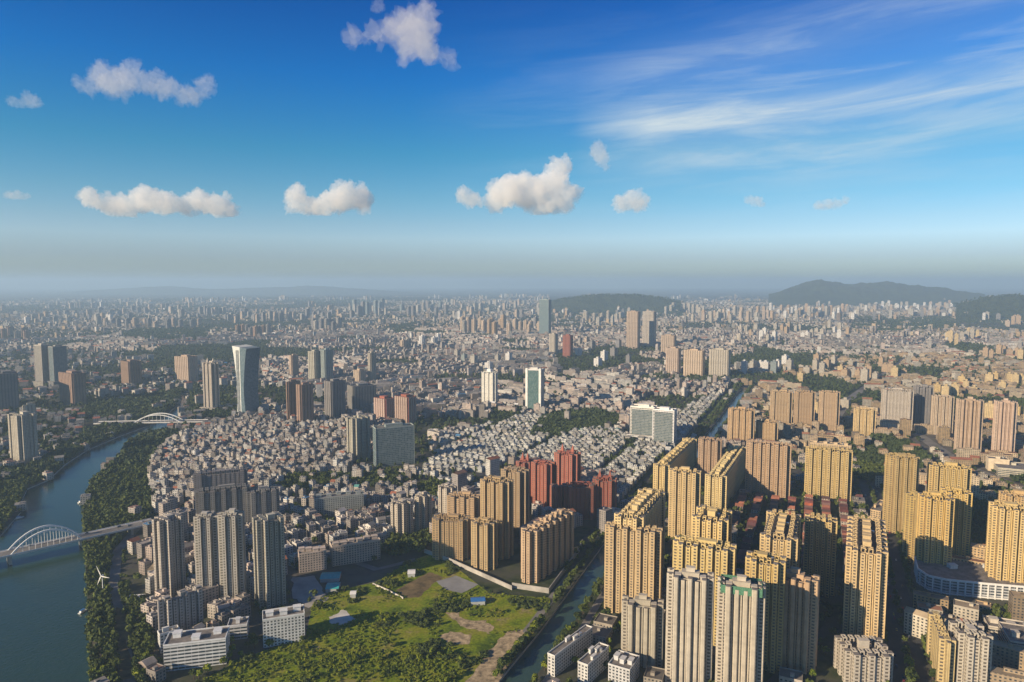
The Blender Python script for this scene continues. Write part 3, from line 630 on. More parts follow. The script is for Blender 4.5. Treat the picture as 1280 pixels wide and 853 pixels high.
# white riverside offices and the little white block on the meadow's edge
def low_block(name, label, cat, x0, x1, yt, yb, a, d, col, mat, roofm='roof', heads=2, h=None, rails=True):
    X, Y, wd, d, h = place(x0, x1, yt, yb, h, a, d); t = thing(name, label, cat, (X, Y, 0), R(a))
    mb = MB(); mb.prism(rect(wd, d), 0, h, col, 0, 1, du=6.0 if mat == 'strip_windows' else 3.4); mb.build('wall', [mat, roofm], t)
    pb = MB()
    for (p0, p1, q0, q1) in ((-wd/2-.2, wd/2+.2, -d/2-.2, -d/2+.4), (-wd/2-.2, wd/2+.2, d/2-.4, d/2+.2), (-wd/2-.2, -wd/2+.4, -d/2+.4, d/2-.4), (wd/2-.4, wd/2+.2, -d/2+.4, d/2-.4)): pb.box(p0, p1, q0, q1, h-.4, h+1.2, tuple(min(.8, c*1.1) for c in col))
    pb.build('parapet', ['no_windows'], t); rnd = random.Random(int(x0*7+yb))
    for i in range(heads):
        stair_head(t, -wd/2+wd*(i+.5)/heads, rnd.uniform(-.2, .2)*d, h, min(7, wd*.2), min(7, d*.3), rnd.uniform(2.8, 4.5), tuple(min(.8, c*1.05) for c in col))
    tank(t, wd*.3, d*.2, h)
    FOOT.append((X, Y, wd+3, d+3, R(a))); return t
low_block('office_block', 'long low white office with ribbon windows at the bottom left', 'office', 204, 290, 806, 838, 14, 24, (.62, .64, .66), 'strip_windows', 'roof', 3)
low_block('office_block', 'tall narrow end of the white riverside office, with a lit side', 'office', 196, 226, 792, 815, -50, 18, (.60, .60, .58), 'flat_windows', 'roof', 1)
low_block('office_block', 'small white office with a blue shed on its roof', 'office', 284, 312, 783, 800, 14, 16, (.55, .57, .60), 'strip_windows', 'roof', 1)
low_block('apartment_block', 'six storey white block with a brown roof on the edge of the meadow', AC, 328, 381, 772, 806, 20, 20, (.66, .67, .66), 'flat_windows', 'roof', 3)
low_block('apartment_block', 'long white row house block following the right bank of the canal', AC, 699, 728, 822, 848, -38, 66, (.55, .54, .52), 'flat_windows', 'roof', 2)
low_block('apartment_block', 'shorter white block beside the long canal bank row', AC, 722, 762, 833, 858, -36, 40, (.55, .54, .52), 'flat_windows', 'roof', 3)
low_block('apartment_block', 'low white roofed block before the shortest octagonal bay tower', AC, 760, 800, 838, 862, -30, 26, (.5, .5, .5), 'flat_windows', 'roof', 3)
low_block('apartment_block', 'long slanting tan row block behind the teal sheds', AC, 412, 476, 682, 706, 24, 18, (.45, .38, .32), 'flat_windows', 'roof', 6)
low_block('apartment_block', 'pale six storey row at the left of the tan row block', AC, 372, 408, 692, 715, 22, 18, (.52, .44, .38), 'flat_windows', 'roof', 4)
low_block('apartment_block', 'grey green row block north of the curved white roof', AC, 392, 455, 622, 645, 20, 18, (.30, .32, .31), 'flat_windows', 'roof', 5)
low_block('hall', 'low hall with a long pale roof in front of the right edge tower', 'hall', 1236, 1300, 588, 598, -24, 60, (.5, .46, .36), 'strip_windows', 'roof', 1)
low_block('hall', 'flat cream hall at the foot of the striped tower by the junction', 'hall', 1232, 1262, 575, 590, -24, 22, (.6, .5, .36), 'no_windows', 'roof', 1)
low_block('market_hall', 'grey roofed market hall at the lower right corner', 'hall', 1244, 1310, 806, 830, -22, 40, (.42, .38, .33), 'strip_windows', 'roof', 2)
low_block('market_hall', 'pale roofed shop row below the mall trees', 'hall', 1225, 1300, 790, 800, -22, 24, (.5, .46, .40), 'strip_windows', 'roof', 3)
low_block('school', 'cream building with a row of arches beside the sports ground', 'school', 1012, 1064, 556, 566, -24, 16, (.55, .42, .26), 'flat_windows', 'roof', 4)
low_block('apartment_block', 'row of low ochre houses climbing to the stepped golden towers', AC, 1088, 1112, 640, 655, -40, 60, (.5, .37, .22), 'flat_windows', 'roof', 3)
# white mall podium with piers
def mall():
    pts = [P(1143, 714), P(1147, 729), P(1160, 738), P(1182, 743), P(1230, 748), P(1320, 756), P(1325, 735), P(1230, 722), P(1165, 712)]
    c = sum(pts, Vector())/len(pts); t = thing('shopping_mall', 'curved white shopping mall podium under the golden towers', 'mall', (c.x, c.y, 0))
    poly = [(p.x-c.x, p.y-c.y) for p in pts]
    if sum(poly[i-1][0]*poly[i][1]-poly[i][0]*poly[i-1][1] for i in range(len(poly))) < 0: poly.reverse()
    mb = MB(); mb.prism(poly, 0, 17, (.5, .52, .54), 0, 1, du=6.0); mb.build('wall', ['strip_windows', 'roof'], t)
    band = MB(); pier = MB(); pier.box(-.7, .7, -.7, .7, 0, 18); pm = pier.mesh('pier', ['white_metal'])
    for i in range(len(poly)):
        a = Vector(poly[i]); b = Vector(poly[(i+1) % len(poly)]); d_ = (b-a); n = Vector((d_.y, -d_.x)).normalized(); 
        for z0, z1 in ((16.4, 18.6), (.5, 2.0)):
            q = [a+n*.9, b+n*.9, b-n*.3, a-n*.3]; band.prism([tuple(x) for x in q], z0, z1, (.75, .75, .74), bottom=True)
        if i < 6:
            k = int(d_.length/7)
            for s_ in range(k): p_ = a+d_*((s_+.5)/k)+n*.3; link('pier', pm, t, (p_.x, p_.y, 0), math.atan2(d_.y, d_.x))
    band.build('cornice', ['white_metal'], t)
    for x, y in ((poly[0][0]*.3, poly[0][1]*.3), (30, 10), (60, 5)): stair_head(t, x, y, 17, 9, 7, 4, (.6, .6, .58))
    FOOT.append((c.x, c.y, 150, 30, -.1))
mall()
# estate podium edge: the pale wall round the tan towers
def yard_wall(label, pts, h=4.0, mat='concrete'):
    c = pts[0]; t = thing('boundary_wall', label, 'wall', (c.x, c.y, 0)); mb = MB(); cap = MB()
    for i in range(len(pts)-1):
        a = (pts[i]-c).to_2d(); b = (pts[i+1]-c).to_2d(); d_ = (b-a).normalized(); n = Vector((-d_.y, d_.x))*.25
        mb.prism([tuple(a-n), tuple(a+n), tuple(b+n), tuple(b-n)][::-1], 0, h, (.5,)*3); n *= 1.8
        cap.prism([tuple(a-n), tuple(a+n), tuple(b+n), tuple(b-n)][::-1], h+.01, h+.4, (.5,)*3, bottom=True)
    mb.build('wall', [mat], t); cap.build('coping', [mat], t)
yard_wall('long pale wall running along the front of the tan estate', [P(530, 691), P(560, 702), P(600, 720), P(640, 738)], 5)
yard_wall('thin pale wall crossing the meadow', [P(466, 731), P(482, 738), P(504, 749)], 1.8, 'pale_concrete')
yard_wall('pale wall round the foot of the notched roof block', [P(640, 735), P(686, 742), P(724, 690), P(728, 680)], 6)
def shed(label, x0, x1, y0, y1, mat, h=4.5):
    c = P((x0+x1)/2, y1); c2 = P((x0+x1)/2, y0); wd = (x1-x0)/F*c.y; d_ = max(6, (c2.y-c.y)*.8)
    t = thing('shed', label, 'shed', (c.x, c.y+d_/2, 0), R(6)); mb = MB(); mb.box(-wd/2, wd/2, -d_/2, d_/2, 0, h, (.4, .42, .42), bottom=False); mb.build('wall', ['no_windows'], t)
    r = MB(); r.face([(-wd/2-.5, -d_/2-.5, h+.05), (wd/2+.5, -d_/2-.5, h+.05), (wd/2+.5, 0, h+1.6), (-wd/2-.5, 0, h+1.6)]); r.face([(-wd/2-.5, 0, h+1.6), (wd/2+.5, 0, h+1.6), (wd/2+.5, d_/2+.5, h+.05), (-wd/2-.5, d_/2+.5, h+.05)])
    for s_ in (-1, 1): r.face([(s_*wd/2, -d_/2, h), (s_*wd/2, d_/2, h), (s_*wd/2, 0, h+1.5)])
    r.build('roof', [mat], t); FOOT.append((c.x, c.y+d_/2, wd+4, d_+4, 0))
shed('longer teal roofed shed on the shaded yard', 399, 423, 718, 728, 'teal_sheet'); shed('shorter bright teal shed in front of the longer one', 406, 422, 731, 741, 'teal_sheet')
shed('white roofed site hut beside the bare soil', 509, 518, 715, 722, 'white_metal'); shed('white site hut in the middle of the meadow', 437, 444, 742, 748, 'white_metal'); shed('blue roofed shed by the canal at the meadow end', 588, 606, 750, 757, 'blue_sheet')
shed('white hut with a pale roof by the river road', 160, 178, 747, 752, 'white_metal'); shed('orange brick hut beside the nearest riverside tower', 183, 194, 705, 725, 'dirt', 12)

# ------------------------------------------------------------------ bridges
def arch_bridge(label, A, B, arch0, arch1, rise, wd, zdeck, cross=True):
    """deck from A to B; twin ribs between fractions arch0 and arch1"""
    D = (B-A); Ln = D.to_2d().length; t = thing('arch_bridge', label, 'bridge', (A.x, A.y, 0), math.atan2(D.y, D.x))
    mb = MB(); mb.box(0, Ln, -wd/2, wd/2, zdeck-1.6, zdeck, (.3,)*3); mb.build('deck', ['pale_concrete'], t)
    mb = MB(); mb.face([(0, -wd*.36, zdeck+.08), (Ln, -wd*.36, zdeck+.08), (Ln, wd*.36, zdeck+.08), (0, wd*.36, zdeck+.08)]); mb.build('carriageway', ['road_grey'], t)
    for s_ in (-1, 1):
        y = s_*wd*.44; rb = MB(); x0, x1 = Ln*arch0, Ln*arch1; n = 24
        pt = lambda k: Vector((x0+(x1-x0)*k/n, y, zdeck-1+(rise+1)*(1-(2*k/n-1)**2)))
        for k in range(n):
            a, b = pt(k), pt(k+1); hw, hh = .9, 1.1
            q0 = [(a.x, a.y-hw, a.z-hh), (a.x, a.y+hw, a.z-hh), (a.x, a.y+hw, a.z+hh), (a.x, a.y-hw, a.z+hh)]; q1 = [(b.x, b.y-hw, b.z-hh), (b.x, b.y+hw, b.z-hh), (b.x, b.y+hw, b.z+hh), (b.x, b.y-hw, b.z+hh)]
            for i in range(4): j_ = (i+1) % 4; rb.face([q0[i], q1[i], q1[j_], q0[j_]])
        rib = rb.build('arch_rib', ['white_metal'], t)
        for k in range(2, n-1, 2):
            a = pt(k); hb = MB(); hb.bar((a.x, a.y, zdeck), (a.x, a.y, a.z-1), .28, 5); hb.build('hanger', ['white_metal'], rib)
        rl = MB(); rl.box(0, Ln, s_*wd/2-.15, s_*wd/2+.15, zdeck+.02, zdeck+1.1); rl.build('railing', ['white_metal'], t)
    for fx in [arch0, arch1]+[arch1+(1-arch1)*q for q in (.33, .66)]+([arch0*.5] if arch0 > .1 else []):
        pr = MB(); pr.box(Ln*fx-1.6, Ln*fx+1.6, -wd*.42, wd*.42, -4, zdeck-1.6); pr.build('bridge_pier', ['concrete'], t)
    return t
arch_bridge('near white arch bridge carrying the road over the river at the left edge', P(-150, 727, 11), P(192, 651, 11), .415, .69, 22, 24, 11)
arch_bridge('far white arch bridge crossing the narrowing river', P(120, 528.5, 10), P(258, 526, 10), .35, .78, 19, 26, 10)
# wind turbine, boats
def turbine():
    b = P(129, 743); t = thing('wind_turbine', 'small white wind turbine among the riverside trees', 'wind turbine', (b.x, b.y, 0), R(-20)); h = 22
    mb = MB(); mb.bar((0, 0, 0), (0, 0, h), .7, 8, r2=.4); mb.build('mast', ['white_metal'], t)
    mb = MB(); mb.box(-.7, .7, -1.4, 1.6, -.6, .7); mb.build('nacelle', ['white_metal'], t, (0, 0, h+.3))
    for k in range(3):
        an = R(0+120*k); bl = MB(); ex = Vector((math.cos(an), 0, math.sin(an))); ey = Vector((-math.sin(an), 0, math.cos(an)))
        pr = [(0, -.3), (3, -.75), (13, -.15), (13, .1), (3, .55), (0, .3)]
        f0 = [ex*x+ey*y+Vector((0, -1.75, 0)) for x, y in pr]; f1 = [p_+Vector((0, .3, 0)) for p_ in f0]
        bl.face(f0); bl.face(f1[::-1])
        for i in range(6): bl.face([f0[i], f1[i], f1[(i+1) % 6], f0[(i+1) % 6]])
        bl.build('blade', ['white_metal'], t, (0, 0, h+.3))
turbine()
def boat(label, px, py, rz, s=1.0):
    b = P(px, py, -2.2); t = thing('boat', label, 'boat', (b.x, b.y, -2.3), rz)
    mb = MB(); out = [(-6*s, -1.6*s), (3*s, -1.6*s), (7*s, 0), (3*s, 1.6*s), (-6*s, 1.6*s)]; inn = [(x*.9, y*.7) for x, y in out]
    for i in range(5): j_ = (i+1) % 5; mb.face([(*inn[i], -.4), (*inn[j_], -.4), (*out[j_], 1.3*s), (*out[i], 1.3*s)])
    mb.face([(*p_, 1.2*s) for p_ in out]); mb.build('hull', ['white_metal'], t)
    mb = MB(); mb.box(-4*s, 1.5*s, -1.1*s, 1.1*s, 1.2*s, 3*s); mb.build('cabin', ['white_metal'], t)
    mb = MB(); mb.box(-4.2*s, 1.7*s, -1.25*s, 1.25*s, 3*s, 3.25*s); mb.build('cabin_roof', ['blue_sheet'], t)
boat('white cabin boat moored to the tree lined bank', 104, 765, R(80)); boat('longer white boat moored below the riverside trees up the bend', 103, 628, R(70), 1.3)
boat('small boat moored on the left bank below the near bridge', 24, 648, R(60), 1.0)

# ------------------------------------------------------------------ hills
def hill(name, pts, base, depth, Y, rough=.18):
    """ridge whose crest follows sight lines pts at distance Y"""
    xs = [p[0] for p in pts]; n = 200; me_v, me_f = [], []; m_ = 36
    for i in range(n+1):
        px = xs[0]+(xs[-1]-xs[0])*i/n; py = np.interp(px, xs, [p[1] for p in pts]); hh = max(2.0, height_at(Y, py))
        x = (px-640)/F*Y
        for k in range(m_+1):
            s_ = -1+2*k/m_; z = hh*(math.cos(s_*math.pi/2)**1.2) if abs(s_) < 1 else -2.0
            yy = Y+s_*depth
            z += hh*rough*(noise.noise(Vector((x*.0016, yy*.0016, 3.1)))+.6*noise.noise(Vector((x*.005, yy*.005, 1)))+.35*noise.noise(Vector((x*.013, yy*.013, 5))))*math.cos(s_*math.pi/2) if abs(s_) < 1 else 0
            me_v.append((x*yy/Y, yy, z if abs(s_) < 1 else -2.0))
    for i in range(n):
        for k in range(m_): a = i*(m_+1)+k; me_f.append((a, a+m_+1, a+m_+2, a+1))
    me = bpy.data.meshes.new(name); me.from_pydata(me_v, [], me_f); me.materials.append(MATS['forest_slope'])
    for p_ in me.polygons: p_.use_smooth = True
    tag(link(name, me), kind='structure')
hill('hill', [(960, 368), (985, 360), (1008, 355), (1025, 352), (1060, 354), (1100, 356), (1140, 356.5), (1180, 360), (1230, 368)], 0, 1500, 12000, .16)
hill('hill', [(680, 378), (710, 373), (745, 369.5), (790, 369), (820, 372), (850, 377)], 0, 700, 8600, .10)
hill('hill', [(1195, 380), (1225, 374), (1260, 369), (1300, 365), (1360, 362), (1420, 378)], 0, 800, 7000)
hill('hill', [(60, 367), (150, 361), (210, 358.5), (270, 362), (330, 359.5), (400, 358), (460, 362), (520, 366)], 0, 3000, 24000)

# ------------------------------------------------------------------ districts, parks and the carpet of houses
PARKS = [
 ([(112, 870), (106, 690), (105, 640), (112, 606), (150, 572), (162, 553), (205, 540), (232, 542), (205, 562), (188, 580), (192, 640), (182, 655), (150, 690), (150, 730), (190, 760), (196, 870)], .86),
 ([(-60, 690), (0, 668), (25, 630), (36, 610), (60, 598), (110, 560), (165, 538), (190, 530), (120, 536), (80, 560), (40, 585), (-60, 600)], .75),
 ([(90, 524), (120, 505), (225, 490), (228, 505), (190, 525)], .8), ([(238, 490), (300, 500), (300, 522), (240, 524)], .6),
 ([(-40, 600), (80, 560), (60, 530), (-40, 520)], .25),
 ([(336, 612), (350, 597), (410, 594), (440, 596), (470, 590), (560, 606), (545, 625), (480, 612), (420, 608), (380, 618)], .75),
 ([(476, 690), (490, 676), (545, 666), (546, 688), (500, 700)], .9),
 ([(664, 545), (680, 520), (740, 514), (782, 524), (775, 536), (720, 540), (700, 548)], .85),
 ([(610, 515), (655, 512), (650, 522), (615, 524)], .8), ([(150, 424), (170, 411), (255, 410), (262, 424), (200, 428)], .9),
 ([(120, 448), (190, 432), (300, 436), (300, 462), (250, 440)], .5), ([(0, 430), (120, 425), (110, 450), (0, 455)], .4),
 ([(1052, 590), (1060, 556), (1100, 545), (1145, 560), (1165, 578), (1140, 600), (1090, 606)], .7),
 ([(960, 470), (1000, 440), (1120, 432), (1170, 452), (1060, 462), (1000, 476)], .5), ([(1140, 455), (1290, 440), (1290, 468), (1150, 470)], .5),
 ([(1060, 412), (1070, 396), (1190, 396), (1200, 410), (1120, 416)], .8), ([(470, 412), (500, 404), (530, 410), (500, 420)], .9),
 ([(680, 478), (700, 466), (730, 478), (690, 486)], .6), ([(800, 472), (830, 466), (905, 468), (905, 478), (810, 480)], .8),
 ([(640, 400), (700, 388), (860, 390), (850, 398), (700, 402)], .7), ([(1100, 700), (1130, 690), (1140, 760), (1120, 760)], .3),
 ([(1180, 752), (1290, 756), (1290, 780), (1190, 775)], .55), ([(1215, 600), (1300, 600), (1300, 640), (1215, 640)], .5), ([(1195, 470), (1280, 470), (1280, 500), (1200, 490)], .3),
 ([(640, 790), (700, 745), (735, 705), (728, 690), (690, 738), (640, 760)], .45),
 ([(1210, 640), (1240, 640), (1235, 700), (1215, 700)], .5), ([(700, 470), (640, 490), (600, 470), (650, 462)], .12),
]
BLOCK = [LOT, [(1138, 716), (1330, 724), (1330, 772), (1150, 758)], [(528, 688), (545, 680), (735, 672), (735, 715), (690, 752), (640, 752), (600, 735)], [(355, 715), (470, 706), (520, 690), (530, 700), (470, 730), (400, 745), (365, 760)], [(1060, 880), (1095, 650), (1112, 650), (1170, 880)]]
# forecourts kept open: sports ground and yard
DIST = [  # name, sight-line polygon, angle, spacing, style weights
 ('villa', [(520, 600), (560, 545), (660, 520), (790, 545), (840, 520), (900, 490), (905, 510), (880, 545), (815, 590), (770, 640), (760, 600), (640, 580), (560, 625), (520, 625)], -24, (15, 24)),
 ('redrow', [(902, 720), (925, 625), (1075, 620), (1060, 720)], -24, (25, 12)),
 ('old', [(180, 640), (195, 560), (300, 515), (430, 520), (440, 590), (540, 590), (560, 640), (480, 680), (400, 720), (300, 720), (300, 640)], 18, (13, 15)),
 ('estate', [(700, 880), (760, 700), (905, 560), (1100, 580), (1110, 880)], -24, (22, 26)),
 ('east', [(940, 560), (930, 480), (1000, 450), (1300, 440), (1300, 880), (1100, 880), (1100, 600)], -24, (20, 22)),
 ('west', [(-80, 880), (-80, 440), (330, 440), (330, 516), (180, 560), (180, 880)], 35, (18, 20)),
 ('rest', None, 10, (15, 17)),
]
wall_pal = {
 'villa': [(.66, .66, .62), (.60, .60, .57), (.55, .57, .58), (.62, .58, .52)], 'redrow': [(.45, .36, .3), (.5, .42, .35)],
 'old': [(.58, .53, .48), (.52, .46, .41), (.62, .59, .55), (.45, .41, .38), (.64, .63, .61)], 'estate': [(.5, .44, .36), (.42, .38, .33)],
 'east': [(.55, .42, .27), (.52, .38, .22), (.58, .48, .34), (.60, .55, .46), (.45, .35, .24)], 'west': [(.5, .47, .43), (.42, .38, .35), (.58, .55, .5)],
 'rest': [(.60, .55, .50), (.52, .45, .40), (.64, .62, .58), (.48, .44, .42), (.58, .48, .42), (.40, .36, .33)]}
roof_pal = {
 'villa': [(.40, .39, .37), (.50, .49, .46), (.30, .30, .30)], 'redrow': [(.19, .065, .055), (.14, .06, .06), (.16, .09, .08)],
 'old': [(.36, .33, .31), (.44, .41, .38), (.26, .24, .23), (.33, .22, .17), (.3, .29, .28)], 'estate': [(.22, .2, .18)],
 'east': [(.38, .29, .19), (.45, .36, .25), (.30, .24, .18), (.40, .2, .12)], 'west': [(.34, .31, .28), (.28, .26, .24), (.3, .16, .12)],
 'rest': [(.40, .37, .33), (.34, .30, .27), (.46, .43, .40), (.28, .25, .24), (.36, .22, .17)]}
ENVY = np.array
def blocked(X, Y, pad=6):
    px, py = proj(X, Y)
    bad = inpoly(X, Y, riv) | inpoly(X, Y, can)
    for c in BLOCK: bad |= inpoly(px, py, c)
    for pts, wd in ROADS:
        for i in range(len(pts)-1):
            ax, ay = pts[i][:2]; bx, by = pts[i+1][:2]; L2 = (bx-ax)**2+(by-ay)**2
            tt = np.clip(((X-ax)*(bx-ax)+(Y-ay)*(by-ay))/L2, 0, 1)
            bad |= np.hypot(X-(ax+tt*(bx-ax)), Y-(ay+tt*(by-ay))) < wd/2+pad
    for fx, fy, fw, fd, fa in FOOT:
        dx, dy = X-fx, Y-fy; c_, s_ = math.cos(fa), math.sin(fa)
        bad |= (np.abs(dx*c_+dy*s_) < fw/2+pad) & (np.abs(-dx*s_+dy*c_) < fd/2+pad)
    for pts, wd in ((CANAL_C, 26),):
        for i in range(len(pts)-1):
            ax, ay = pts[i][:2]; bx, by = pts[i+1][:2]; L2 = (bx-ax)**2+(by-ay)**2
            tt = np.clip(((X-ax)*(bx-ax)+(Y-ay)*(by-ay))/L2, 0, 1)
            bad |= np.hypot(X-(ax+tt*(bx-ax)), Y-(ay+tt*(by-ay))) < wd/2+pad+4
    return bad
def parkdens(X, Y):
    px, py = proj(X, Y); d = np.zeros(X.shape)
    for poly, q in PARKS: d = np.where(inpoly(px, py, poly), np.maximum(d, q), d)
    return d
def vnoise(X, Y, s, seed=0):                              # cheap smooth value noise
    x = X/s+seed*17.3; y = Y/s+seed*9.1; xi = np.floor(x).astype(int); yi = np.floor(y).astype(int); fx = x-xi; fy = y-yi
    hsh = lambda a, b: (np.sin(a*127.1+b*311.7+seed)*43758.5453) % 1.0
    fx = fx*fx*(3-2*fx); fy = fy*fy*(3-2*fy)
    return (hsh(xi, yi)*(1-fx)+hsh(xi+1, yi)*fx)*(1-fy)+(hsh(xi, yi+1)*(1-fx)+hsh(xi+1, yi+1)*fx)*fy
NEAR = 5200
HS = {k: [] for k in ('x', 'y', 'w', 'd', 'h', 'a', 'zone', 'gable')}
done = []
drng = np.random.default_rng(21)
SEEDS = [(x, y, drng.uniform(-60, 60), drng.uniform(.78, 1.12)) for y in np.arange(700, 6000, 560) for x in np.arange(-4200, 4300, 620) for _ in (0,)]
SEEDS = [(x+drng.uniform(-220, 220), y+drng.uniform(-200, 200), a, s_) for x, y, a, s_ in SEEDS if abs(math.atan2(x, y)) < R(50)]
SEEDXY = np.array([(q[0], q[1]) for q in SEEDS])
WORK = []
for name, poly, ang_, sp in DIST:
    if name in ('villa', 'redrow', 'estate'): WORK.append((name, poly, ang_, sp, None))
    else:
        for i, q in enumerate(SEEDS): WORK.append((name, poly, {'east': -24+q[2]*.25, 'west': 35+q[2]*.4, 'old': 18+q[2]*.5}.get(name, q[2]), (sp[0]*q[3], sp[1]*q[3]), i))
for name, poly, ang_, (sxx, syy), seed in WORK:
    a = R(ang_); ca, sa = math.cos(a), math.sin(a); ext = 5600 if seed is None else 640
    gx, gy = np.meshgrid(np.arange(-ext, ext, sxx), np.arange(-ext, ext, syy)); gx = gx.ravel(); gy = gy.ravel()
    ix = np.round(gx/sxx).astype(int); iy = np.round(gy/syy).astype(int)
    keep = (ix % 8 != 0) & (iy % 6 != 0) if name not in ('villa', 'redrow') else ((ix % 12 != 0) if name == 'villa' else (iy % 9 != 0))
    X = gx*ca-gy*sa; Y = gx*sa+gy*ca
    if seed is not None: X = X+SEEDXY[seed][0]; Y = Y+SEEDXY[seed][1]
    r = np.hypot(X, Y); azz = np.abs(np.arctan2(X, Y))
    keep &= (Y > 560) & (r < NEAR) & (azz < R(41)); X, Y, ix, iy = X[keep], Y[keep], ix[keep], iy[keep]
    px, py = proj(X, Y)
    k2 = inpoly(px, py, poly) if poly else np.ones(X.shape, bool)
    for dn_, q in done:
        if dn_ != name: k2 &= ~inpoly(px, py, q)
    if poly and (name, poly) not in done: done.append((name, poly))
    if not k2.any(): continue
    if seed is not None:
        kk = np.where(k2)[0]; dd = ((X[kk, None]-SEEDXY[None, :, 0])**2+(Y[kk, None]-SEEDXY[None, :, 1])**2).argmin(1); k2[kk[dd != seed]] = False
    X, Y = X[k2], Y[k2]; jx = rng.uniform(-.12, .12, X.shape)*sxx
    if name not in ('villa', 'redrow'): X = X+jx; Y = Y+rng.uniform(-.15, .15, X.shape)*syy
    dn = {'villa': .93, 'redrow': .95, 'old': .92, 'estate': .5, 'east': .62, 'west': .30, 'rest': .72}[name]
    pk = parkdens(X, Y); gv = vnoise(X, Y, 260, 3)
    k3 = (rng.random(X.shape) < dn) & (rng.random(X.shape) > pk*1.15) & ~blocked(X, Y)
    if name in ('rest', 'west', 'east'): k3 &= gv > .31
    X, Y = X[k3], Y[k3]; n = len(X)
    hn = vnoise(X, Y, 170, 5)
    big = (rng.random(n) < .06) if name in ('rest', 'east', 'west') else np.zeros(n, bool)
    h = {'villa': rng.uniform(9, 13, n), 'redrow': rng.uniform(8, 10, n), 'old': rng.uniform(8, 20, n), 'estate': rng.uniform(6, 14, n)}.get(name, 7+16*hn*rng.uniform(.5, 1.2, n))
    slab = (rng.random(n) < .10) & (name in ('rest', 'east'))
    wv = sxx*rng.uniform(.70, .95, n); dv_ = syy*rng.uniform(.62, .9, n)
    if name == 'villa': wv = np.full(n, sxx*.72)*rng.uniform(.9, 1.1, n); dv_ = np.full(n, 12.0)
    if name == 'redrow': wv = np.full(n, 11.0)*rng.uniform(.9, 1.1, n); dv_ = np.full(n, 10.5)*rng.uniform(.8, 1.05, n)
    h = np.where(big, h*rng.uniform(1.5, 2.6, n), h); wv = np.where(big, wv*1.5, wv); wv = np.where(slab, rng.uniform(30, 55, n), wv); dv_ = np.where(slab, 12, dv_); h = np.where(slab, rng.uniform(17, 24, n), h)
    HS['x'].append(X); HS['y'].append(Y); HS['w'].append(wv); HS['d'].append(dv_); HS['h'].append(h)
    HS['a'].append(a+rng.normal(0, .04 if name in ('villa', 'redrow', 'estate') else .16, n)); HS['zone'].append(np.array([name]*n))
    HS['gable'].append((rng.random(n) < {'redrow': 1.0, 'old': .12, 'rest': .10, 'east': .18, 'west': .2, 'villa': .12}.get(name, 0)))
for k in HS: HS[k] = np.concatenate(HS[k])
nH = len(HS['x']); print('houses near', nH)
wc_ = np.zeros((nH, 3)); rc_ = np.zeros((nH, 3))
for z in wall_pal:
    mk = HS['zone'] == z; k = mk.sum()
    wc_[mk] = ENVY(wall_pal[z])[rng.integers(0, len(wall_pal[z]), k)]; rc_[mk] = ENVY(roof_pal[z])[rng.integers(0, len(roof_pal[z]), k)]
wc_ *= rng.uniform(.48, 1.0, (nH, 1)); rc_ *= rng.uniform(.42, 1.12, (nH, 1))
red = (rng.random(nH) < .35) & HS['gable'] & (HS['zone'] != 'villa'); rc_[red] = ENVY([.30, .12, .075])*rng.uniform(.8, 1.2, (red.sum(), 1))
accent = rng.random(nH) < .02; rc_[accent] = ENVY([[.08, .22, .40], [.45, .12, .06], [.1, .3, .28], [.65, .65, .65]])[rng.integers(0, 4, accent.sum())]
def bulk_boxes(x, y, z, w, d, h, a, wc, rc, du=3.4):
    n = len(x); ca, sa = np.cos(a), np.sin(a)
    ux = ENVY([-1, 1, 1, -1, -1, 1, 1, -1])*.5; uy = ENVY([-1, -1, 1, 1, -1, -1, 1, 1])*.5; uz = ENVY([0, 0, 0, 0, 1, 1, 1, 1.])
    lx = ux[None]*w[:, None]; ly = uy[None]*d[:, None]
    V = np.stack([x[:, None]+lx*ca[:, None]-ly*sa[:, None], y[:, None]+lx*sa[:, None]+ly*ca[:, None], z[:, None]+uz[None]*h[:, None]], -1)
    q = ENVY([[0, 1, 5, 4], [1, 2, 6, 5], [2, 3, 7, 6], [3, 0, 4, 7], [4, 5, 6, 7]])
    Q = (np.arange(n)*8)[:, None, None]+q[None]
    uv = np.zeros((n, 5, 4, 2)); nw = np.maximum(1, np.round(w/du))*du; nd = np.maximum(1, np.round(d/du))*du
    for f_ in range(4):
        L_ = nw if f_ % 2 == 0 else nd
        uv[:, f_, 1, 0] = L_; uv[:, f_, 2, 0] = L_; uv[:, f_, 2, 1] = h; uv[:, f_, 3, 1] = h; uv[:, f_, 0, 1] = .01; uv[:, f_, 1, 1] = .01
    uv[:, 4, :, 1] = -5
    col = np.repeat(wc[:, None], 5, 1).copy(); col[:, 4] = rc
    return V.reshape(-1, 3), Q.reshape(-1, 4), uv.reshape(-1, 2), col.reshape(-1, 3)
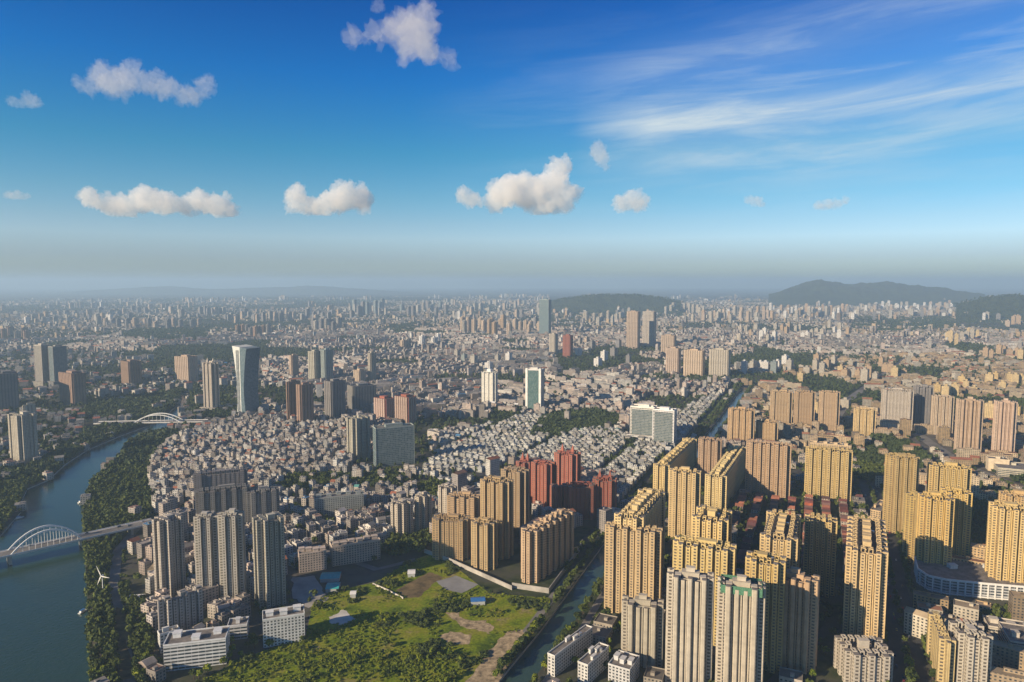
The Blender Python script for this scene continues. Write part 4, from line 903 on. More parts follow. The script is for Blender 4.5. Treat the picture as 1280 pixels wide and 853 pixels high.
def bulk_gables(x, y, z, w, d, rise, a, rc, wc):
    n = len(x); ca, sa = np.cos(a), np.sin(a); w = w*1.08; d = d*1.08
    ux = ENVY([-1, 1, 1, -1, -1, 1])*.5; uy = ENVY([-1, -1, 1, 1, 0, 0])*.5; uz = ENVY([0, 0, 0, 0, 1, 1.])
    lx = ux[None]*w[:, None]; ly = uy[None]*d[:, None]
    V = np.stack([x[:, None]+lx*ca[:, None]-ly*sa[:, None], y[:, None]+lx*sa[:, None]+ly*ca[:, None], z[:, None]+.02+uz[None]*rise[:, None]], -1)
    q = ENVY([[0, 1, 5, 4], [2, 3, 4, 5], [1, 2, 5, 5], [3, 0, 4, 4]])
    Q = (np.arange(n)*6)[:, None, None]+q[None]
    uv = np.zeros((n, 4, 4, 2)); uv[..., 1] = -5; col = np.repeat(rc[:, None], 4, 1).copy(); col[:, 2:] = wc[:, None]
    return V.reshape(-1, 3), Q[:, :2].reshape(-1, 4), uv[:, :2].reshape(-1, 2), col[:, :2].reshape(-1, 3), Q[:, 2:, :3].reshape(-1, 3)
def cat_mesh(parts):
    V, Q, U, K = [], [], [], []; o = 0
    for v, q, u, k in parts: V.append(v); Q.append(q+o); U.append(u); K.append(k); o += len(v)
    return np.concatenate(V), np.concatenate(Q), np.concatenate(U), np.concatenate(K)
# the 300 houses that show largest are things of their own
px, py = proj(HS['x'], HS['y'], 6.0); rr = np.hypot(HS['x'], HS['y'])
infr = (px > -5) & (px < 1285) & (py > 350) & (py < 862)
order = np.argsort(np.where(infr, rr, 1e9)); solo = order[:300]; rest = np.ones(nH, bool); rest[solo] = False
ZL = {'villa': ('villa', 'villa', 'small pale flat roofed villa in the slanting rows behind the red towers', 'villas in slanting rows'),
      'redrow': ('row_house', 'row house', 'dark red roofed row house in the shaded rows between the golden towers', 'red roofed row houses'),
      'old': ('town_house', 'house', 'small weathered house packed in the old quarter right of the river', 'old quarter houses'),
      'estate': ('service_building', 'low building', 'low plain building in the shade among the golden towers', 'low buildings of the golden estate'),
      'east': ('town_house', 'house', 'low ochre house on the right beyond the main street', 'ochre houses on the right'),
      'west': ('riverside_house', 'house', 'low pale house among the riverside trees on the left', 'riverside houses'),
      'rest': ('town_house', 'house', 'small pale house in the dense middle of the city', 'houses in the middle of the city')}
for i in solo:
    z = str(HS['zone'][i]); nm, cat, lb, gp = ZL[z]; gab = bool(HS['gable'][i]); c = tuple(wc_[i]); r_ = tuple(rc_[i])
    if gab and z not in ('redrow',): lb = lb.replace('small ', 'small gable roofed ').replace('low ', 'low gable roofed ').replace('flat roofed ', '')
    wd, d_, h_ = HS['w'][i], HS['d'][i], HS['h'][i]
    t = thing(nm, lb, cat, (HS['x'][i], HS['y'][i], 0), HS['a'][i], gp+(' with gable roofs' if gab and z != 'redrow' else ''))
    mb = MB(); mb.prism(rect(wd, d_), 0, h_, c, 0, 1, r_, 3.6); mb.build('wall', ['house_windows', 'no_windows'], t)
    if gab:
        rf = MB(); W2, D2, e = wd/2+.5, d_/2+.5, h_+.05; ri = min(3.2, d_*.28)
        rf.face([(-W2, -D2, e), (W2, -D2, e), (W2, 0, e+ri), (-W2, 0, e+ri)], None, r_); rf.face([(W2, D2, e), (-W2, D2, e), (-W2, 0, e+ri), (W2, 0, e+ri)], None, r_)
        rf.face([(W2, -D2, e), (W2, D2, e), (W2, 0, e+ri)], None, c); rf.face([(-W2, D2, e), (-W2, -D2, e), (-W2, 0, e+ri)], None, c); rf.build('roof', ['no_windows'], t)
    else:
        pb = MB()
        for (x0, x1, y0, y1) in ((-wd/2-.1, wd/2+.1, -d_/2-.1, -d_/2+.25), (-wd/2-.1, wd/2+.1, d_/2-.25, d_/2+.1), (-wd/2-.1, -wd/2+.25, -d_/2+.25, d_/2-.25), (wd/2-.25, wd/2+.1, -d_/2+.25, d_/2-.25)): pb.box(x0, x1, y0, y1, h_-.3, h_+.9, c)
        pb.build('parapet', ['no_windows'], t)
        hb = MB(); hb.box(-1.8, 1.8, -1.6, 1.6, 0, 2.7, c, bottom=False); hb.build('stair_head', ['no_windows'], t, (random.uniform(-.22, .22)*wd, random.uniform(-.2, .2)*d_, h_))
X, Y, Wd, Dp, Hh, An = (HS[k][rest] for k in ('x', 'y', 'w', 'd', 'h', 'a')); gb = HS['gable'][rest]; z0 = np.zeros(len(X))
parts = [bulk_boxes(X, Y, z0, Wd, Dp, Hh, An, wc_[rest], rc_[rest], 3.6)]
fl = ~gb; nf_ = fl.sum(); o1 = rng.uniform(-.25, .25, nf_)*Wd[fl]; o2 = rng.uniform(-.25, .25, nf_)*Dp[fl]
parts.append(bulk_boxes(X[fl]+o1, Y[fl]+o2, Hh[fl]-.1, rng.uniform(.25, .55, nf_)*Wd[fl], rng.uniform(.2, .5, nf_)*Dp[fl], rng.uniform(1.8, 3.4, nf_), An[fl], wc_[rest][fl]*1.05, rc_[rest][fl]*.9))
gv_, gq, gu, gc, _tri = bulk_gables(X[gb], Y[gb], Hh[gb], Wd[gb], Dp[gb], np.minimum(3.4, Dp[gb]*.3), An[gb], rc_[rest][gb], wc_[rest][gb]); parts.append((gv_, gq, gu, gc))
me = fast_mesh('city_houses', *cat_mesh(parts), ['house_windows'])
tag(link('city_houses', me), 'dense carpet of small pale and red roofed houses filling the middle of the city', 'houses', kind='stuff')
# far city out to the haze, larger blocks as the rows merge
def polar(n, r0, r1):
    r = r0*(r1/r0)**rng.random(n); th = rng.uniform(-R(41), R(41), n); return r*np.sin(th), r*np.cos(th), r
X, Y, r = polar(70000, NEAR-150, 17500)
d1 = vnoise(X, Y, 900, 2)*.6+vnoise(X, Y, 330, 8)*.4
px, py = proj(X, Y); pk = parkdens(X, Y)
k = (d1+rng.uniform(-.15, .15, len(X)) > np.interp(r, [5000, 9000, 16000, 26000], [.44, .49, .58, .7])) & (rng.random(len(X)) > pk)
for q in ([(985, 350), (1180, 350), (1230, 372), (960, 372)], [(690, 362), (845, 362), (850, 379), (680, 380)], [(1195, 360), (1420, 360), (1420, 382), (1190, 384)]): k &= ~inpoly(px, py, q)
X, Y, r = X[k], Y[k], r[k]; n = len(X); sz = np.clip(r/360, 13, 42)
big = rng.random(n) < .045
Wd = sz*rng.uniform(.7, 1.9, n); Dp = sz*rng.uniform(.6, 1.1, n); Hh = np.where(big, rng.uniform(22, 48, n), rng.uniform(6, 15, n)); An = rng.choice(ENVY([-.45, .2, .65, -.8]), n)+rng.normal(0, .15, n)
wc2 = ENVY(wall_pal['rest']+wall_pal['east'])[rng.integers(0, 11, n)]*rng.uniform(.38, 1.0, (n, 1)); rc2 = ENVY(roof_pal['rest'])[rng.integers(0, 5, n)]*rng.uniform(.4, .95, (n, 1))
me = fast_mesh('far_city', *bulk_boxes(X, Y, np.zeros(n), Wd, Dp, Hh, An, wc2, rc2), ['house_windows'])
tag(link('far_city', me), 'distant city blocks fading into haze towards the horizon', 'houses', kind='stuff')

# ------------------------------------------------------------------ clusters of towers in the middle and far distance
CL = [ # sight-line box x0,x1,y0,y1 (base), count, height range, styles, label, group
 (495, 560, 430, 440, 5, (40, 60), ['white', 'pink', 'grey'], 'small pale tower in the middle of the city behind the slender white tower'),
 (390, 425, 408, 416, 8, (60, 80), ['slate', 'grey'], 'dark tower in the row far behind the shaded wall of towers'), (298, 340, 415, 424, 8, (50, 70), ['slate', 'brown'], 'dark tower right of the long park on the left'),
 (120, 250, 406, 412, 16, (45, 70), ['slate', 'grey', 'pink'], 'shaded tower in the long row beyond the left park'), (0, 40, 420, 426, 6, (45, 65), ['brown', 'cream'], 'tower at the left edge beyond the twin office block'),
 (440, 480, 388, 396, 8, (90, 140), ['slate', 'glass'], 'bluish tower in the hazy cluster left of centre on the skyline'), (500, 560, 388, 400, 10, (70, 110), ['slate', 'glass', 'grey'], 'bluish tower in the hazy cluster at the centre of the skyline'),
 (575, 640, 412, 422, 12, (70, 100), ['pink', 'tan', 'grey'], 'orange tan tower left of the tall bluish glass tower'), (640, 675, 410, 420, 8, (50, 80), ['pink', 'slate'], 'tan tower close left of the tall bluish glass tower'),
 (725, 780, 400, 408, 9, (60, 85), ['cream', 'grey'], 'pale tower left of the two tall twin towers'), (825, 880, 385, 394, 12, (70, 100), ['slate', 'cream', 'grey'], 'bluish tower far behind the two tall twin towers'),
 (865, 960, 395, 405, 20, (60, 95), ['tan', 'cream', 'pink'], 'tan tower in the wide far cluster right of the twin towers'), (960, 1075, 388, 402, 26, (50, 90), ['cream', 'white', 'tan'], 'pale tower below the long wooded hill'),
 (1075, 1190, 380, 390, 30, (50, 85), ['cream', 'white', 'pink'], 'pale tower in the row under the right end of the wooded hill'), (1180, 1285, 372, 396, 22, (50, 80), ['tan', 'cream'], 'ochre tower near the small hill at the right edge'),
 (920, 1060, 410, 430, 26, (35, 60), ['white', 'cream', 'tan'], 'pale block between the far cluster and the right park'), (1180, 1225, 424, 432, 8, (50, 70), ['gold', 'cream'], 'yellowish tower in the walled group beyond the right park'),
 (1230, 1290, 440, 452, 8, (35, 50), ['tan', 'gold'], 'ochre block at the right edge beyond the trees'), (1000, 1130, 455, 480, 20, (25, 45), ['gold', 'tan', 'cream'], 'ochre block in the sunny slope of houses on the right'),
 (1170, 1290, 478, 500, 14, (22, 40), ['amber', 'gold'], 'yellow block behind the tall striped towers'), (1225, 1290, 520, 545, 5, (25, 40), ['amber', 'gold'], 'short yellow block between the tall striped towers'),
 (930, 990, 455, 475, 8, (30, 45), ['glass', 'grey', 'white'], 'grey block beyond the upper canal'),
 (250, 420, 392, 404, 26, (45, 80), ['pink', 'grey', 'slate'], 'hazy tower beyond the left centre of the city'), (60, 240, 385, 396, 20, (45, 75), ['pink', 'slate'], 'hazy tower far off on the left'), (560, 720, 380, 392, 24, (50, 90), ['pink', 'grey', 'cream'], 'hazy tower far off behind the centre of the city'),
 (560, 640, 440, 470, 6, (30, 45), ['white', 'teal', 'grey'], 'pale block left of the slender white tower'), (720, 790, 430, 460, 8, (28, 42), ['slate', 'white', 'pink'], 'mid height block right of the small pink tower'), (1000, 1060, 500, 520, 5, (20, 32), ['gold', 'cream'], 'sunlit block behind the row of three tan towers'),
]
NT = len(T); bulkT = []
proto = {}
for (x0, x1, y0, y1, cnt, (h0, h1), sts, lb) in CL:
    for k in range(cnt):
        b = P(x0+(x1-x0)*(k+random.random())/cnt, random.uniform(y0, y1)); hh = random.uniform(h0, h1)*1.18; st = random.choice(sts); s_ = max(1.0, b.y/4200)
        wd, d_ = random.uniform(16, 24)*s_**.6, random.uniform(22, 34)*s_**.6; a = random.uniform(-48, -26)
        if any(math.hypot(b.x-q[1], b.y-q[2]) < (wd+q[3])*.5 for q in T): continue
        NT += 1; T.append(('t', b.x, b.y, wd, d_, hh))
        if NT > 300 or (y1 < 392 and NT > 240): bulkT.append((b.x, b.y, wd, d_, hh, R(a), st)); continue
        t = thing('residential_tower', lb, RC, (b.x, b.y, 0), R(a), 'towers like the '+lb); wcx, bcx, rcx = STY[st]
        j = random.uniform(.85, 1.12); wcx = tuple(c*j for c in bcx)
        mb = MB(); mb.prism(rect(wd, d_), 0, hh, wcx, 0, 1); mb.build('wall', ['flat_windows', 'roof'], t)
        for q in (-1, 1):
            mb = MB(); mb.prism(rect(wd*.3, 3, q*wd*.25, -d_/2-1.2), 0, hh+1.5, tuple(min(.8, c*1.12) for c in wcx), 0, 1); mb.build('window_bay', ['bay_windows', 'roof'], t)
            mb = MB(); mb.prism(rect(3, d_*.26, wd/2+1.2, q*d_*.24), 0, hh+1.5, tuple(min(.8, c*1.1) for c in wcx), 0, 1); mb.build('window_bay', ['bay_windows', 'roof'], t)
        mb = MB(); mb.box(-wd*.22, wd*.22, -d_*.2, d_*.2, 0, 5.5, wcx, 0, 1, bottom=False); mb.build('stair_head', ['no_windows', 'roof'], t, (0, 0, hh))
# more far towers, thinning into haze
for k in range(190):
    r = random.uniform(6500, 17000); th = random.uniform(-R(38), R(38)); x, y = r*math.sin(th), r*math.cos(th)
    if vnoise(np.array([x]), np.array([y]), 1300, 4)[0] < .45: continue
    for q in range(random.randint(2, 6)): bulkT.append((x+random.uniform(-160, 160), y+random.uniform(-160, 160), random.uniform(22, 34), random.uniform(22, 40), random.uniform(40, 95), R(random.uniform(-50, -20)), random.choice(['pink', 'cream', 'grey', 'tan', 'white', 'slate'])))
B = np.array([q[:6] for q in bulkT]); bc_ = ENVY([STY[q[6]][1] for q in bulkT])
me = fast_mesh('far_towers', *cat_mesh([bulk_boxes(B[:, 0], B[:, 1], np.zeros(len(B)), B[:, 2], B[:, 3], B[:, 4], B[:, 5], bc_, bc_*.7), bulk_boxes(B[:, 0], B[:, 1], B[:, 4]-.1, B[:, 2]*.4, B[:, 3]*.4, np.full(len(B), 6.), B[:, 5], bc_, bc_*.7)]), ['flat_windows'])
tag(link('far_towers', me), 'scattered clusters of pale towers fading into the haze near the skyline', 'towers', kind='stuff')
print('towers', NT, 'bulk', len(bulkT))

# ------------------------------------------------------------------ trees
def crown_mesh(seed, n=260, lumps=7, leaf=1.0, mat='leaf'):
    g_ = np.random.default_rng(seed); cs = g_.normal(0, 1, (lumps, 3)); cs /= np.linalg.norm(cs, axis=1)[:, None]; cs *= g_.uniform(.35, .75, (lumps, 1))*ENVY([[3.0, 3.0, 2.3]]); cs[:, 2] += 4.8
    rad = g_.uniform(1.2, 2.3, lumps); k = g_.integers(0, lumps, n); dr = g_.normal(0, 1, (n, 3)); dr /= np.linalg.norm(dr, axis=1)[:, None]; dr[:, 2] = np.abs(dr[:, 2])*.9+dr[:, 2]*.1
    p = cs[k]+dr*rad[k][:, None]*g_.uniform(.75, 1.12, (n, 1)); nr = dr+g_.normal(0, .45, (n, 3)); nr /= np.linalg.norm(nr, axis=1)[:, None]
    t1 = np.cross(nr, g_.normal(0, 1, (n, 3))); t1 /= np.linalg.norm(t1, axis=1)[:, None]; t2 = np.cross(nr, t1); s_ = g_.uniform(.45, .95, (n, 1))*leaf
    V = np.stack([p-t1*s_, p-t2*s_*.7, p+t1*s_, p+t2*s_*.7], 1)
    return V.reshape(-1, 3), np.arange(n*4).reshape(n, 4)
CR = []
for k in range(8):
    v, q = crown_mesh(100+k, 340, 8 if k < 5 else 5); CR.append(fast_mesh('crown', v, q, None, None, ['leaf' if k % 3 else 'leaf_bright']))
tr = MB(); tr.bar((0, 0, 0), (0, 0, 3.2), .35, 7, r2=.22)
for k in range(3): an = k*2.1; tr.bar((0, 0, 2.6), (1.5*math.cos(an), 1.5*math.sin(an), 4.6), .16, 5, r2=.07)
TRK = tr.mesh('trunk', ['bark'])
def tree(x, y, s, label, group):
    t = thing('tree', label, 'tree', (x, y, 0), random.uniform(0, 6.28), group); t.scale = (s, s, s*random.uniform(.85, 1.2)); link('trunk', TRK, t); link('crown', random.choice(CR), t)
# candidates: park trees near, lot bushes, street trees
def scatter(n, box):
    x0, x1, y0, y1 = box; return rng.uniform(x0, x1, n), rng.uniform(y0, y1, n)
X, Y = scatter(260000, (-3600, 3600, 560, 5200)); r = np.hypot(X, Y)
k = (np.abs(np.arctan2(X, Y)) < R(41)) & (rng.random(len(X)) < np.interp(r, [0, 1200, 5200], [1, 1, .75])); X, Y = X[k], Y[k]
pk = parkdens(X, Y); gv = vnoise(X, Y, 260, 3); px, py = proj(X, Y)
west = inpoly(px, py, DIST[5][1])
den = np.maximum(pk, np.where(gv < .33, .6, .16)); den = np.where(west, np.maximum(den, .33), den); den = np.where(inpoly(px, py, DIST[3][1]), np.maximum(den, .4), den)
k = (rng.random(len(X)) < den) & ~blocked(X, Y, 0); X, Y = X[k], Y[k]
tx, ty = scatter(230000, (-1500, 1500, 560, 2300)); tp = parkdens(tx, ty); k = (rng.random(len(tx)) < tp*1.1-.05) & (np.abs(np.arctan2(tx, ty)) < R(41)); tx, ty = tx[k], ty[k]
k = ~blocked(tx, ty, 0); X = np.concatenate([X, tx[k]]); Y = np.concatenate([Y, ty[k]])
lx_, ly_ = [], []
for i in range(1, len(CANAL_C)-1):
    a_, b_ = CANAL_C[i], CANAL_C[i+1]; d_ = b_-a_; n_ = Vector((-d_.y, d_.x, 0)).normalized()
    for k_ in range(int(d_.length/5)):
        for o_ in (random.uniform(15.5, 20), random.uniform(-20, -15.5), random.uniform(30, 36) if i > 2 else 18):
            if random.random() < .75: q_ = a_+d_*random.random()+n_*o_; lx_.append(q_.x); ly_.append(q_.y)
X = np.concatenate([X, lx_]); Y = np.concatenate([Y, ly_])
for o_ in (-19, 0, 19, 24):
    for i in range(len(STREET)-1):
        a_, b_ = STREET[i], STREET[i+1]; d_ = b_-a_; n_ = Vector((-d_.y, d_.x, 0)).normalized()
        for k_ in range(int(d_.length/9)): q_ = a_+d_*random.random()+n_*(o_+random.uniform(-1, 1)); X = np.append(X, q_.x); Y = np.append(Y, q_.y)
# drop those standing inside houses
from mathutils.kdtree import KDTree
kd = KDTree(nH)
for i in range(nH): kd.insert((HS['x'][i], HS['y'][i], 0), i)
kd.balance(); hw = np.minimum(HS['w'], HS['d'])*.5
ok = np.array([(lambda q: q[2] > hw[q[1]]+1.2)(kd.find((x, y, 0))) for x, y in zip(X, Y)]); X, Y = X[ok], Y[ok]
# bushes and trees of the overgrown lot
bx, by = scatter(60000, (-420, 90, 560, 900)); px, py = proj(bx, by)
inl = inpoly(px, py, LOT); bare = np.zeros(len(bx), bool)
for q in ([(540, 728), (570, 716), (602, 731), (577, 746)], [(490, 738), (537, 712), (560, 722), (522, 752)], [(575, 870), (625, 795), (660, 788), (606, 870)], [(552, 764), (580, 768), (620, 780), (612, 796), (548, 808)], [(410, 772), (430, 763), (445, 774), (428, 782)]): bare |= inpoly(px, py, q)
vn = vnoise(bx, by, 38, 6)*.6+vnoise(bx, by, 14, 9)*.4
edge = py > 800
k = inl & ~bare & (rng.random(len(bx)) < np.where(edge, np.clip((vn-.30)*1.5, 0, 1), np.clip((vn-.38)*1.5, 0, 1)))*(~blocked(bx, by, -99) | True)
bx, by, vb = bx[k], by[k], vn[k]; print('lot plants', len(bx))
r = np.hypot(X, Y); px, py = proj(X, Y); vis = (px > 0) & (px < 1280) & (py < 856)
od = np.argsort(np.where(vis, r, 1e9))[:210]
for i in od:
    q = 'among the trees along the right bank of the river' if px[i] < 260 else ('beside the canal' if 600 < px[i] < 760 else ('along the shaded street between the golden towers' if px[i] > 760 else 'near the white block on the meadow edge'))
    tree(X[i], Y[i], random.uniform(.85, 1.45), 'leafy green tree standing '+q, 'trees '+q)
m_ = np.ones(len(X), bool); m_[od] = False; X, Y, r = X[m_], Y[m_], r[m_]
pick = rng.choice(len(bx), 90, replace=False)
for i in pick: tree(bx[i], by[i], random.uniform(.5, 1.0), 'bushy bright green tree growing wild on the meadow', 'wild trees on the meadow')
mm = np.ones(len(bx), bool); mm[pick] = False; bx, by, vb = bx[mm], by[mm], vb[mm]
def merge_trees(name, X, Y, sc, protos, mats, Z=None):
    Z = np.zeros(len(X)) if Z is None else Z
    parts_v, parts_q, o = [], [], 0; ch = rng.integers(0, len(protos), len(X)); an = rng.uniform(0, 6.28, len(X))
    for c in range(len(protos)):
        mk = ch == c; v, q = protos[c]; n = mk.sum(); ca, sa = np.cos(an[mk])[:, None], np.sin(an[mk])[:, None]; s_ = sc[mk][:, None]
        zz = rng.uniform(.8, 1.2, (n, 1)); vx = v[None, :, 0]*ca-v[None, :, 1]*sa; vy = v[None, :, 0]*sa+v[None, :, 1]*ca
        VV = np.stack([X[mk][:, None]+vx*s_, Y[mk][:, None]+vy*s_, Z[mk][:, None]+v[None, :, 2]*s_*zz], -1).reshape(-1, 3)
        parts_v.append(VV); parts_q.append((q[None]+(np.arange(n)*len(v))[:, None, None]).reshape(-1, 4)+o); o += len(VV)
    return fast_mesh(name, np.concatenate(parts_v), np.concatenate(parts_q), None, None, mats)
pb_ = [crown_mesh(200+k, 70, 4, 1.5) for k in range(4)]; pc_ = [crown_mesh(220+k, 110, 5, 1.3) for k in range(4)]
for v, q in pb_+pc_: v[:, 2] = (v[:, 2]-2.2)*.7
clump = vnoise(bx, by, 46, 12)*.55+vnoise(bx, by, 17, 13)*.45; tall = clump > .61
me = merge_trees('scrub', bx[~tall], by[~tall], rng.uniform(.2, .6, (~tall).sum()), pb_, ['leaf_bright'])
tag(link('scrub', me), 'tangle of bright green scrub covering the meadow', 'scrub', kind='stuff')
me = merge_trees('thicket', bx[tall], by[tall], rng.uniform(.45, 1.15, tall.sum()), pc_, ['leaf'])
tag(link('thicket', me), 'dark taller thickets growing in clumps on the meadow', 'thicket', kind='stuff')
nearm = r < 1500
pm_ = [crown_mesh(300+k, 70, 5, 1.9) for k in range(5)]; pf_ = [crown_mesh(400+k, 22, 4, 3.2) for k in range(5)]
me = merge_trees('street_trees', X[nearm], Y[nearm], rng.uniform(.75, 1.4, nearm.sum()), pm_, ['leaf'])
tag(link('street_trees', me), 'belts of trees between the nearer buildings', 'trees', kind='stuff')
me = merge_trees('woodland', X[~nearm], Y[~nearm], rng.uniform(.9, 1.7, (~nearm).sum()), pf_, ['leaf_far'])
tag(link('woodland', me), 'dark tree cover of the parks and streets further off', 'trees', kind='stuff')
X, Y, r = polar(60000, NEAR-200, 17000); X2_, Y2_, r2_ = polar(90000, 4000, 9500); k2_ = parkdens(X2_, Y2_) > .65; X = np.concatenate([X, X2_[k2_]]); Y = np.concatenate([Y, Y2_[k2_]]); r = np.concatenate([r, r2_[k2_]])
d1 = vnoise(X, Y, 900, 2)*.6+vnoise(X, Y, 330, 8)*.4; px, py = proj(X, Y); pk = parkdens(X, Y)
k = (d1 < np.interp(r, [5000, 9000, 16000], [.45, .49, .5])) | (rng.random(len(X)) < np.maximum(pk, .16)); X, Y, r = X[k], Y[k], r[k]; Zt = np.zeros(len(X))
hx, hy, hz_ = [], [], []
for o in [q for q in C.objects if q.name.startswith('hill')]:
    vv = np.array([v.co[:] for v in o.data.vertices]); vv = vv[vv[:, 2] > 4]; i = rng.integers(0, len(vv), 2200); span = 60 if vv[:, 1].mean() < 12000 else 200
    if vv[:, 1].mean() < 12000: hx.append(vv[i, 0]+rng.normal(0, span*.5, 2200)); hy.append(vv[i, 1]+rng.normal(0, span*.2, 2200)); hz_.append(vv[i, 2]-5)
X = np.concatenate([X]+hx); Y = np.concatenate([Y]+hy); Zt = np.concatenate([Zt]+hz_); r = np.hypot(X, Y)
me = merge_trees('far_woods', X, Y, rng.uniform(.8, 1.5, len(X))*np.where(Zt > 0, 1.7, np.clip(r/6000, .9, 2.2)), pf_, ['leaf_far'], Zt)
tag(link('far_woods', me), 'dark woods between the distant districts and on the low hills', 'trees', kind='stuff')
print('trees', len(X), nearm.sum())

# ------------------------------------------------------------------ cars
def car_proto(mat, label):
    t = thing('car', label, 'car', (0, 0, 0)); t['group'] = 'cars on the roads'
    mb = MB(); pr = [(-2.2, .35), (2.2, .35), (2.25, .8), (1.2, .95), (-2.0, 1.0), (-2.25, .8)]
    f0 = [(x, -.9, z) for x, z in pr]; f1 = [(x, .9, z) for x, z in pr]; mb.face(f0); mb.face(f1[::-1])
    for i in range(6): j_ = (i+1) % 6; mb.face([f0[j_], f0[i], f1[i], f1[j_]])
    mb.build('body', [mat], t)
    cb = MB(); pr = [(-1.9, .98), (1.1, .95), (.4, 1.45), (-1.3, 1.48)]; f0 = [(x, -.78, z) for x, z in pr]; f1 = [(x, .78, z) for x, z in pr]; cb.face(f0); cb.face(f1[::-1])
    for i in range(4): j_ = (i+1) % 4; cb.face([f0[j_], f0[i], f1[i], f1[j_]])
    cb.build('window_band', ['car_glass'], t)
    rf = MB(); rf.box(-1.25, .35, -.72, .72, 1.47, 1.52); rf.build('roof', [mat], t)
    for sx_ in (-1.35, 1.35):
        for sy in (-.82, .82): wb = MB(); wb.bar((sx_, sy-.1, .34), (sx_, sy+.1, .34), .34, 8); wb.build('wheel', ['rubber'], t)
    return t
def copy_thing(o, loc, rz):
    c = o.copy(); C.objects.link(c); c.location = loc; c.rotation_euler = (0, 0, rz)
    for ch in [q for q in o.children]: d_ = ch.copy(); C.objects.link(d_); d_.parent = c
    return c
CARS = [('car_white', 'white'), ('car_silver', 'silver'), ('car_black', 'black'), ('car_red', 'red'), ('car_white', 'white'), ('car_yellow', 'yellow')]
pros = {}
def car(x, y, z, rz, where):
    m_, cn = random.choice(CARS); key = (m_, where)
    if key not in pros:
        pros[key] = car_proto(m_, cn+' car '+where); pros[key].location = (x, y, z); pros[key].rotation_euler = (0, 0, rz); pros[key]['group'] = cn+' cars '+where; return
    copy_thing(pros[key], (x, y, z), rz)
for pts, wd, z, n, where in ((STREET, 26, .2, 46, 'on the shaded main street'), ([P(-20, 695, 11), P(190, 651.5, 11)], 14, 11.1, 14, 'on the road of the near arch bridge'), (off(CANAL_C, 40)[4:7], 18, .2, 14, 'on the road beside the upper canal')):
    for k in range(n):
        i = random.randrange(len(pts)-1) if len(pts) > 2 else 0; f_ = random.random(); p_ = pts[i].lerp(pts[i+1], f_); d_ = (pts[i+1]-pts[i]).to_2d().normalized(); nn = Vector((-d_.y, d_.x))
        ln = random.choice([-.38, -.2, .2, .38]); q = p_.to_2d()+nn*ln*wd; car(q.x, q.y, z, math.atan2(d_.y, d_.x)+(math.pi if ln > 0 else 0), where)

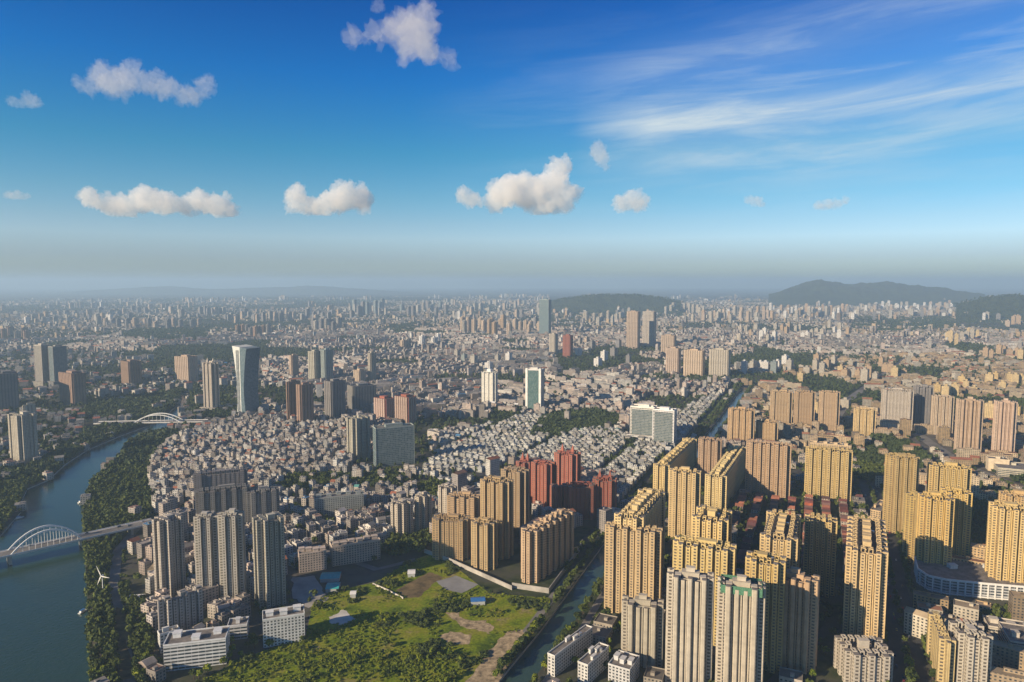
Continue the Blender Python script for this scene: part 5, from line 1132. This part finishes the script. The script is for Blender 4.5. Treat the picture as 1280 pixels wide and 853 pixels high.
# ------------------------------------------------------------------ clouds
def cloud_mat(name, dens):
    m = bpy.data.materials.new(name); m.use_nodes = True; t = m.node_tree; t.nodes.clear()
    v = N(t, 'ShaderNodeVolumePrincipled'); o = N(t, 'ShaderNodeOutputMaterial'); L(t, v.outputs[0], o.inputs['Volume'])
    v.inputs['Color'].default_value = (1, 1, 1, 1); v.inputs['Density'].default_value = dens; v.inputs['Anisotropy'].default_value = 0.0
    MATS[name] = m
cloud_mat('cloud_thick', .012); cloud_mat('cloud_mid', .0040); cloud_mat('cloud_thin', .0030)
def cloud(label, blobs, base_py, alt, mat, squash=1.0, rough=1.0):
    """blobs: (px, py, radius in px) seen from the camera; alt: height of the flat base"""
    v = (base_py-426.5)/F; tt = (alt-H)/-(SP+v*CP); D = tt
    bm = bmesh.new(); k = D/F; cs = []
    ex = []
    for (b0, b1) in zip(blobs, blobs[1:]): ex.append(((b0[0]+b1[0])/2, (b0[1]+b1[1])/2+2, (b0[2]+b1[2])*.42)) if abs(b0[0]-b1[0]) < 60 else None
    for (px_, py_, rp) in list(blobs)+ex:
        rp *= 1.12
        u_, v_ = (px_-640)/F, (py_-426.5)/F
        c = Vector((u_*D, (CP-v_*SP)*D+random.uniform(-.5, .5)*rp*k, H-(SP+v_*CP)*D)); cs.append((c, rp*k))
    bot = alt
    for c, r_ in cs:
        vs = bmesh.ops.create_icosphere(bm, subdivisions=3, radius=r_)['verts']
        for q in vs: q.co = q.co+c
        for _ in range(9):
            dv = Vector((random.gauss(0, 1), random.gauss(0, .8), random.gauss(.15, .7))).normalized(); r2 = r_*random.uniform(.25, .6)
            for q in bmesh.ops.create_icosphere(bm, subdivisions=2, radius=r2)['verts']: q.co = q.co+c+dv*r_*random.uniform(.65, .95)
    me = bpy.data.meshes.new('cloud'); bm.to_mesh(me); bm.free(); o = bpy.data.objects.new('cloud', me); C.objects.link(o)
    size = max(r_ for c, r_ in cs); md = o.modifiers.new('r', 'REMESH'); md.mode = 'VOXEL'; md.voxel_size = size/16
    dg = bpy.context.evaluated_depsgraph_get(); me2 = bpy.data.meshes.new_from_object(o.evaluated_get(dg)); o.modifiers.clear(); o.data = me2; me2.name = 'cloud'
    o.data = me2
    n = len(me2.vertices); cc = np.zeros(n*3); me2.vertices.foreach_get('co', cc); cc = cc.reshape(-1, 3); nn = np.zeros(n*3); me2.vertices.foreach_get('normal', nn); nn = nn.reshape(-1, 3)
    for i in range(n):
        q = Vector(cc[i])/size
        f_ = noise.fractal(q*1.5, .9, 2.1, 4)*.26+noise.fractal(q*4.5, .6, 2.0, 5)*.24
        cc[i] += nn[i]*size*f_*rough
    lo = bot; low = cc[:, 2] < lo; cc[low, 2] = lo+(cc[low, 2]-lo)*.25
    me2.vertices.foreach_set('co', cc.ravel()); me2.update(); md = o.modifiers.new('r', 'REMESH'); md.mode = 'VOXEL'; md.voxel_size = size/22; md.adaptivity = 0
    dg = bpy.context.evaluated_depsgraph_get(); me3 = bpy.data.meshes.new_from_object(o.evaluated_get(dg)); o.modifiers.clear(); o.data = me3; me3.name = 'cloud'; me2 = me3; n = len(me2.vertices); cc = np.zeros(n*3); me2.vertices.foreach_get('co', cc); cc = cc.reshape(-1, 3)
    ctr = cc.mean(0); cc -= ctr; me2.vertices.foreach_set('co', cc.ravel()); me2.update(); o.location = ctr
    me2.materials.clear(); me2.materials.append(MATS[mat])
    tag(o, label, 'cloud'); return o
cloud('brightest puffy cloud, highest topped of the low ones, right of centre', [(618, 250, 12), (634, 242, 17), (652, 234, 17), (666, 246, 18), (690, 232, 17), (700, 212, 12), (703, 250, 14), (675, 257, 12), (715, 240, 9), (580, 246, 9), (598, 252, 6)], 268, 1500, 'cloud_mid')
cloud('long low cloud with three humps on the left', [(112, 246, 10), (135, 256, 12), (160, 258, 12), (185, 248, 14), (205, 255, 13), (232, 257, 12), (250, 250, 12), (275, 258, 13), (290, 263, 8), (150, 248, 6)], 271, 1500, 'cloud_mid')
cloud('low cloud with a bright left hump between the long left cloud and the brightest one', [(370, 246, 13), (385, 258, 11), (410, 256, 12), (430, 248, 15), (450, 246, 13), (455, 260, 8), (362, 262, 6)], 270, 1500, 'cloud_mid')
cloud('ragged cloud floating high on the left', [(122, 92, 14), (140, 104, 15), (165, 98, 15), (190, 104, 12), (215, 112, 11), (240, 120, 11), (258, 106, 9), (110, 110, 9)], 135, 1500, 'cloud_thin', rough=1.4)
cloud('cloud with a trailing tail near the top, left of centre', [(510, 38, 26), (528, 30, 18), (490, 35, 15), (465, 44, 10), (442, 48, 8), (520, 58, 18), (545, 70, 11), (562, 77, 6)], 85, 1500, 'cloud_thin', rough=1.4)
cloud('small upright white puff right of the brightest cloud', [(748, 186, 9), (752, 198, 8), (757, 208, 5)], 216, 1500, 'cloud_thin', rough=1.2)
cloud('small grey cloud below the upright puff', [(775, 255, 9), (790, 250, 12), (802, 254, 9)], 268, 1500, 'cloud_thin', rough=1.2)
cloud('tiny wisp at the far left below the top', [(18, 128, 6), (34, 125, 8), (48, 129, 5)], 135, 1500, 'cloud_thin', rough=1.4)
cloud('tiny puff above the trailing tail cloud', [(473, 8, 7), (468, 11, 5)], 16, 1500, 'cloud_thin', rough=1.2)
cloud('faint flat wisp at the left edge above the skyline', [(10, 244, 4), (24, 244, 5), (36, 245, 3)], 250, 1500, 'cloud_thin', rough=1.2)
cloud('faint smudge of cloud right of the small grey cloud', [(938, 250, 5), (946, 252, 6), (955, 255, 3)], 259, 1500, 'cloud_thin', rough=1.2)
cloud('faint thin smudge of cloud furthest right', [(1022, 257, 5), (1034, 256, 6), (1046, 254, 5), (1058, 251, 4)], 263, 1500, 'cloud_thin', rough=1.2)

# ------------------------------------------------------------------ air
m = bpy.data.materials.new('haze_air'); m.use_nodes = True; t = m.node_tree; t.nodes.clear()
v = N(t, 'ShaderNodeVolumePrincipled'); o = N(t, 'ShaderNodeOutputMaterial'); L(t, v.outputs[0], o.inputs['Volume'])
v.inputs['Color'].default_value = (.54, .77, 1.0, 1); v.inputs['Density'].default_value = 7.4e-5; v.inputs['Anisotropy'].default_value = 0.1
MATS['haze_air'] = m
mb = MB(); mb.box(-BIG-100, BIG+100, -1700, BIG+100, -5, 560); hz = mb.build('haze', ['haze_air']); tag(hz, kind='stuff', label='thin haze lying over the whole city', cat='haze')
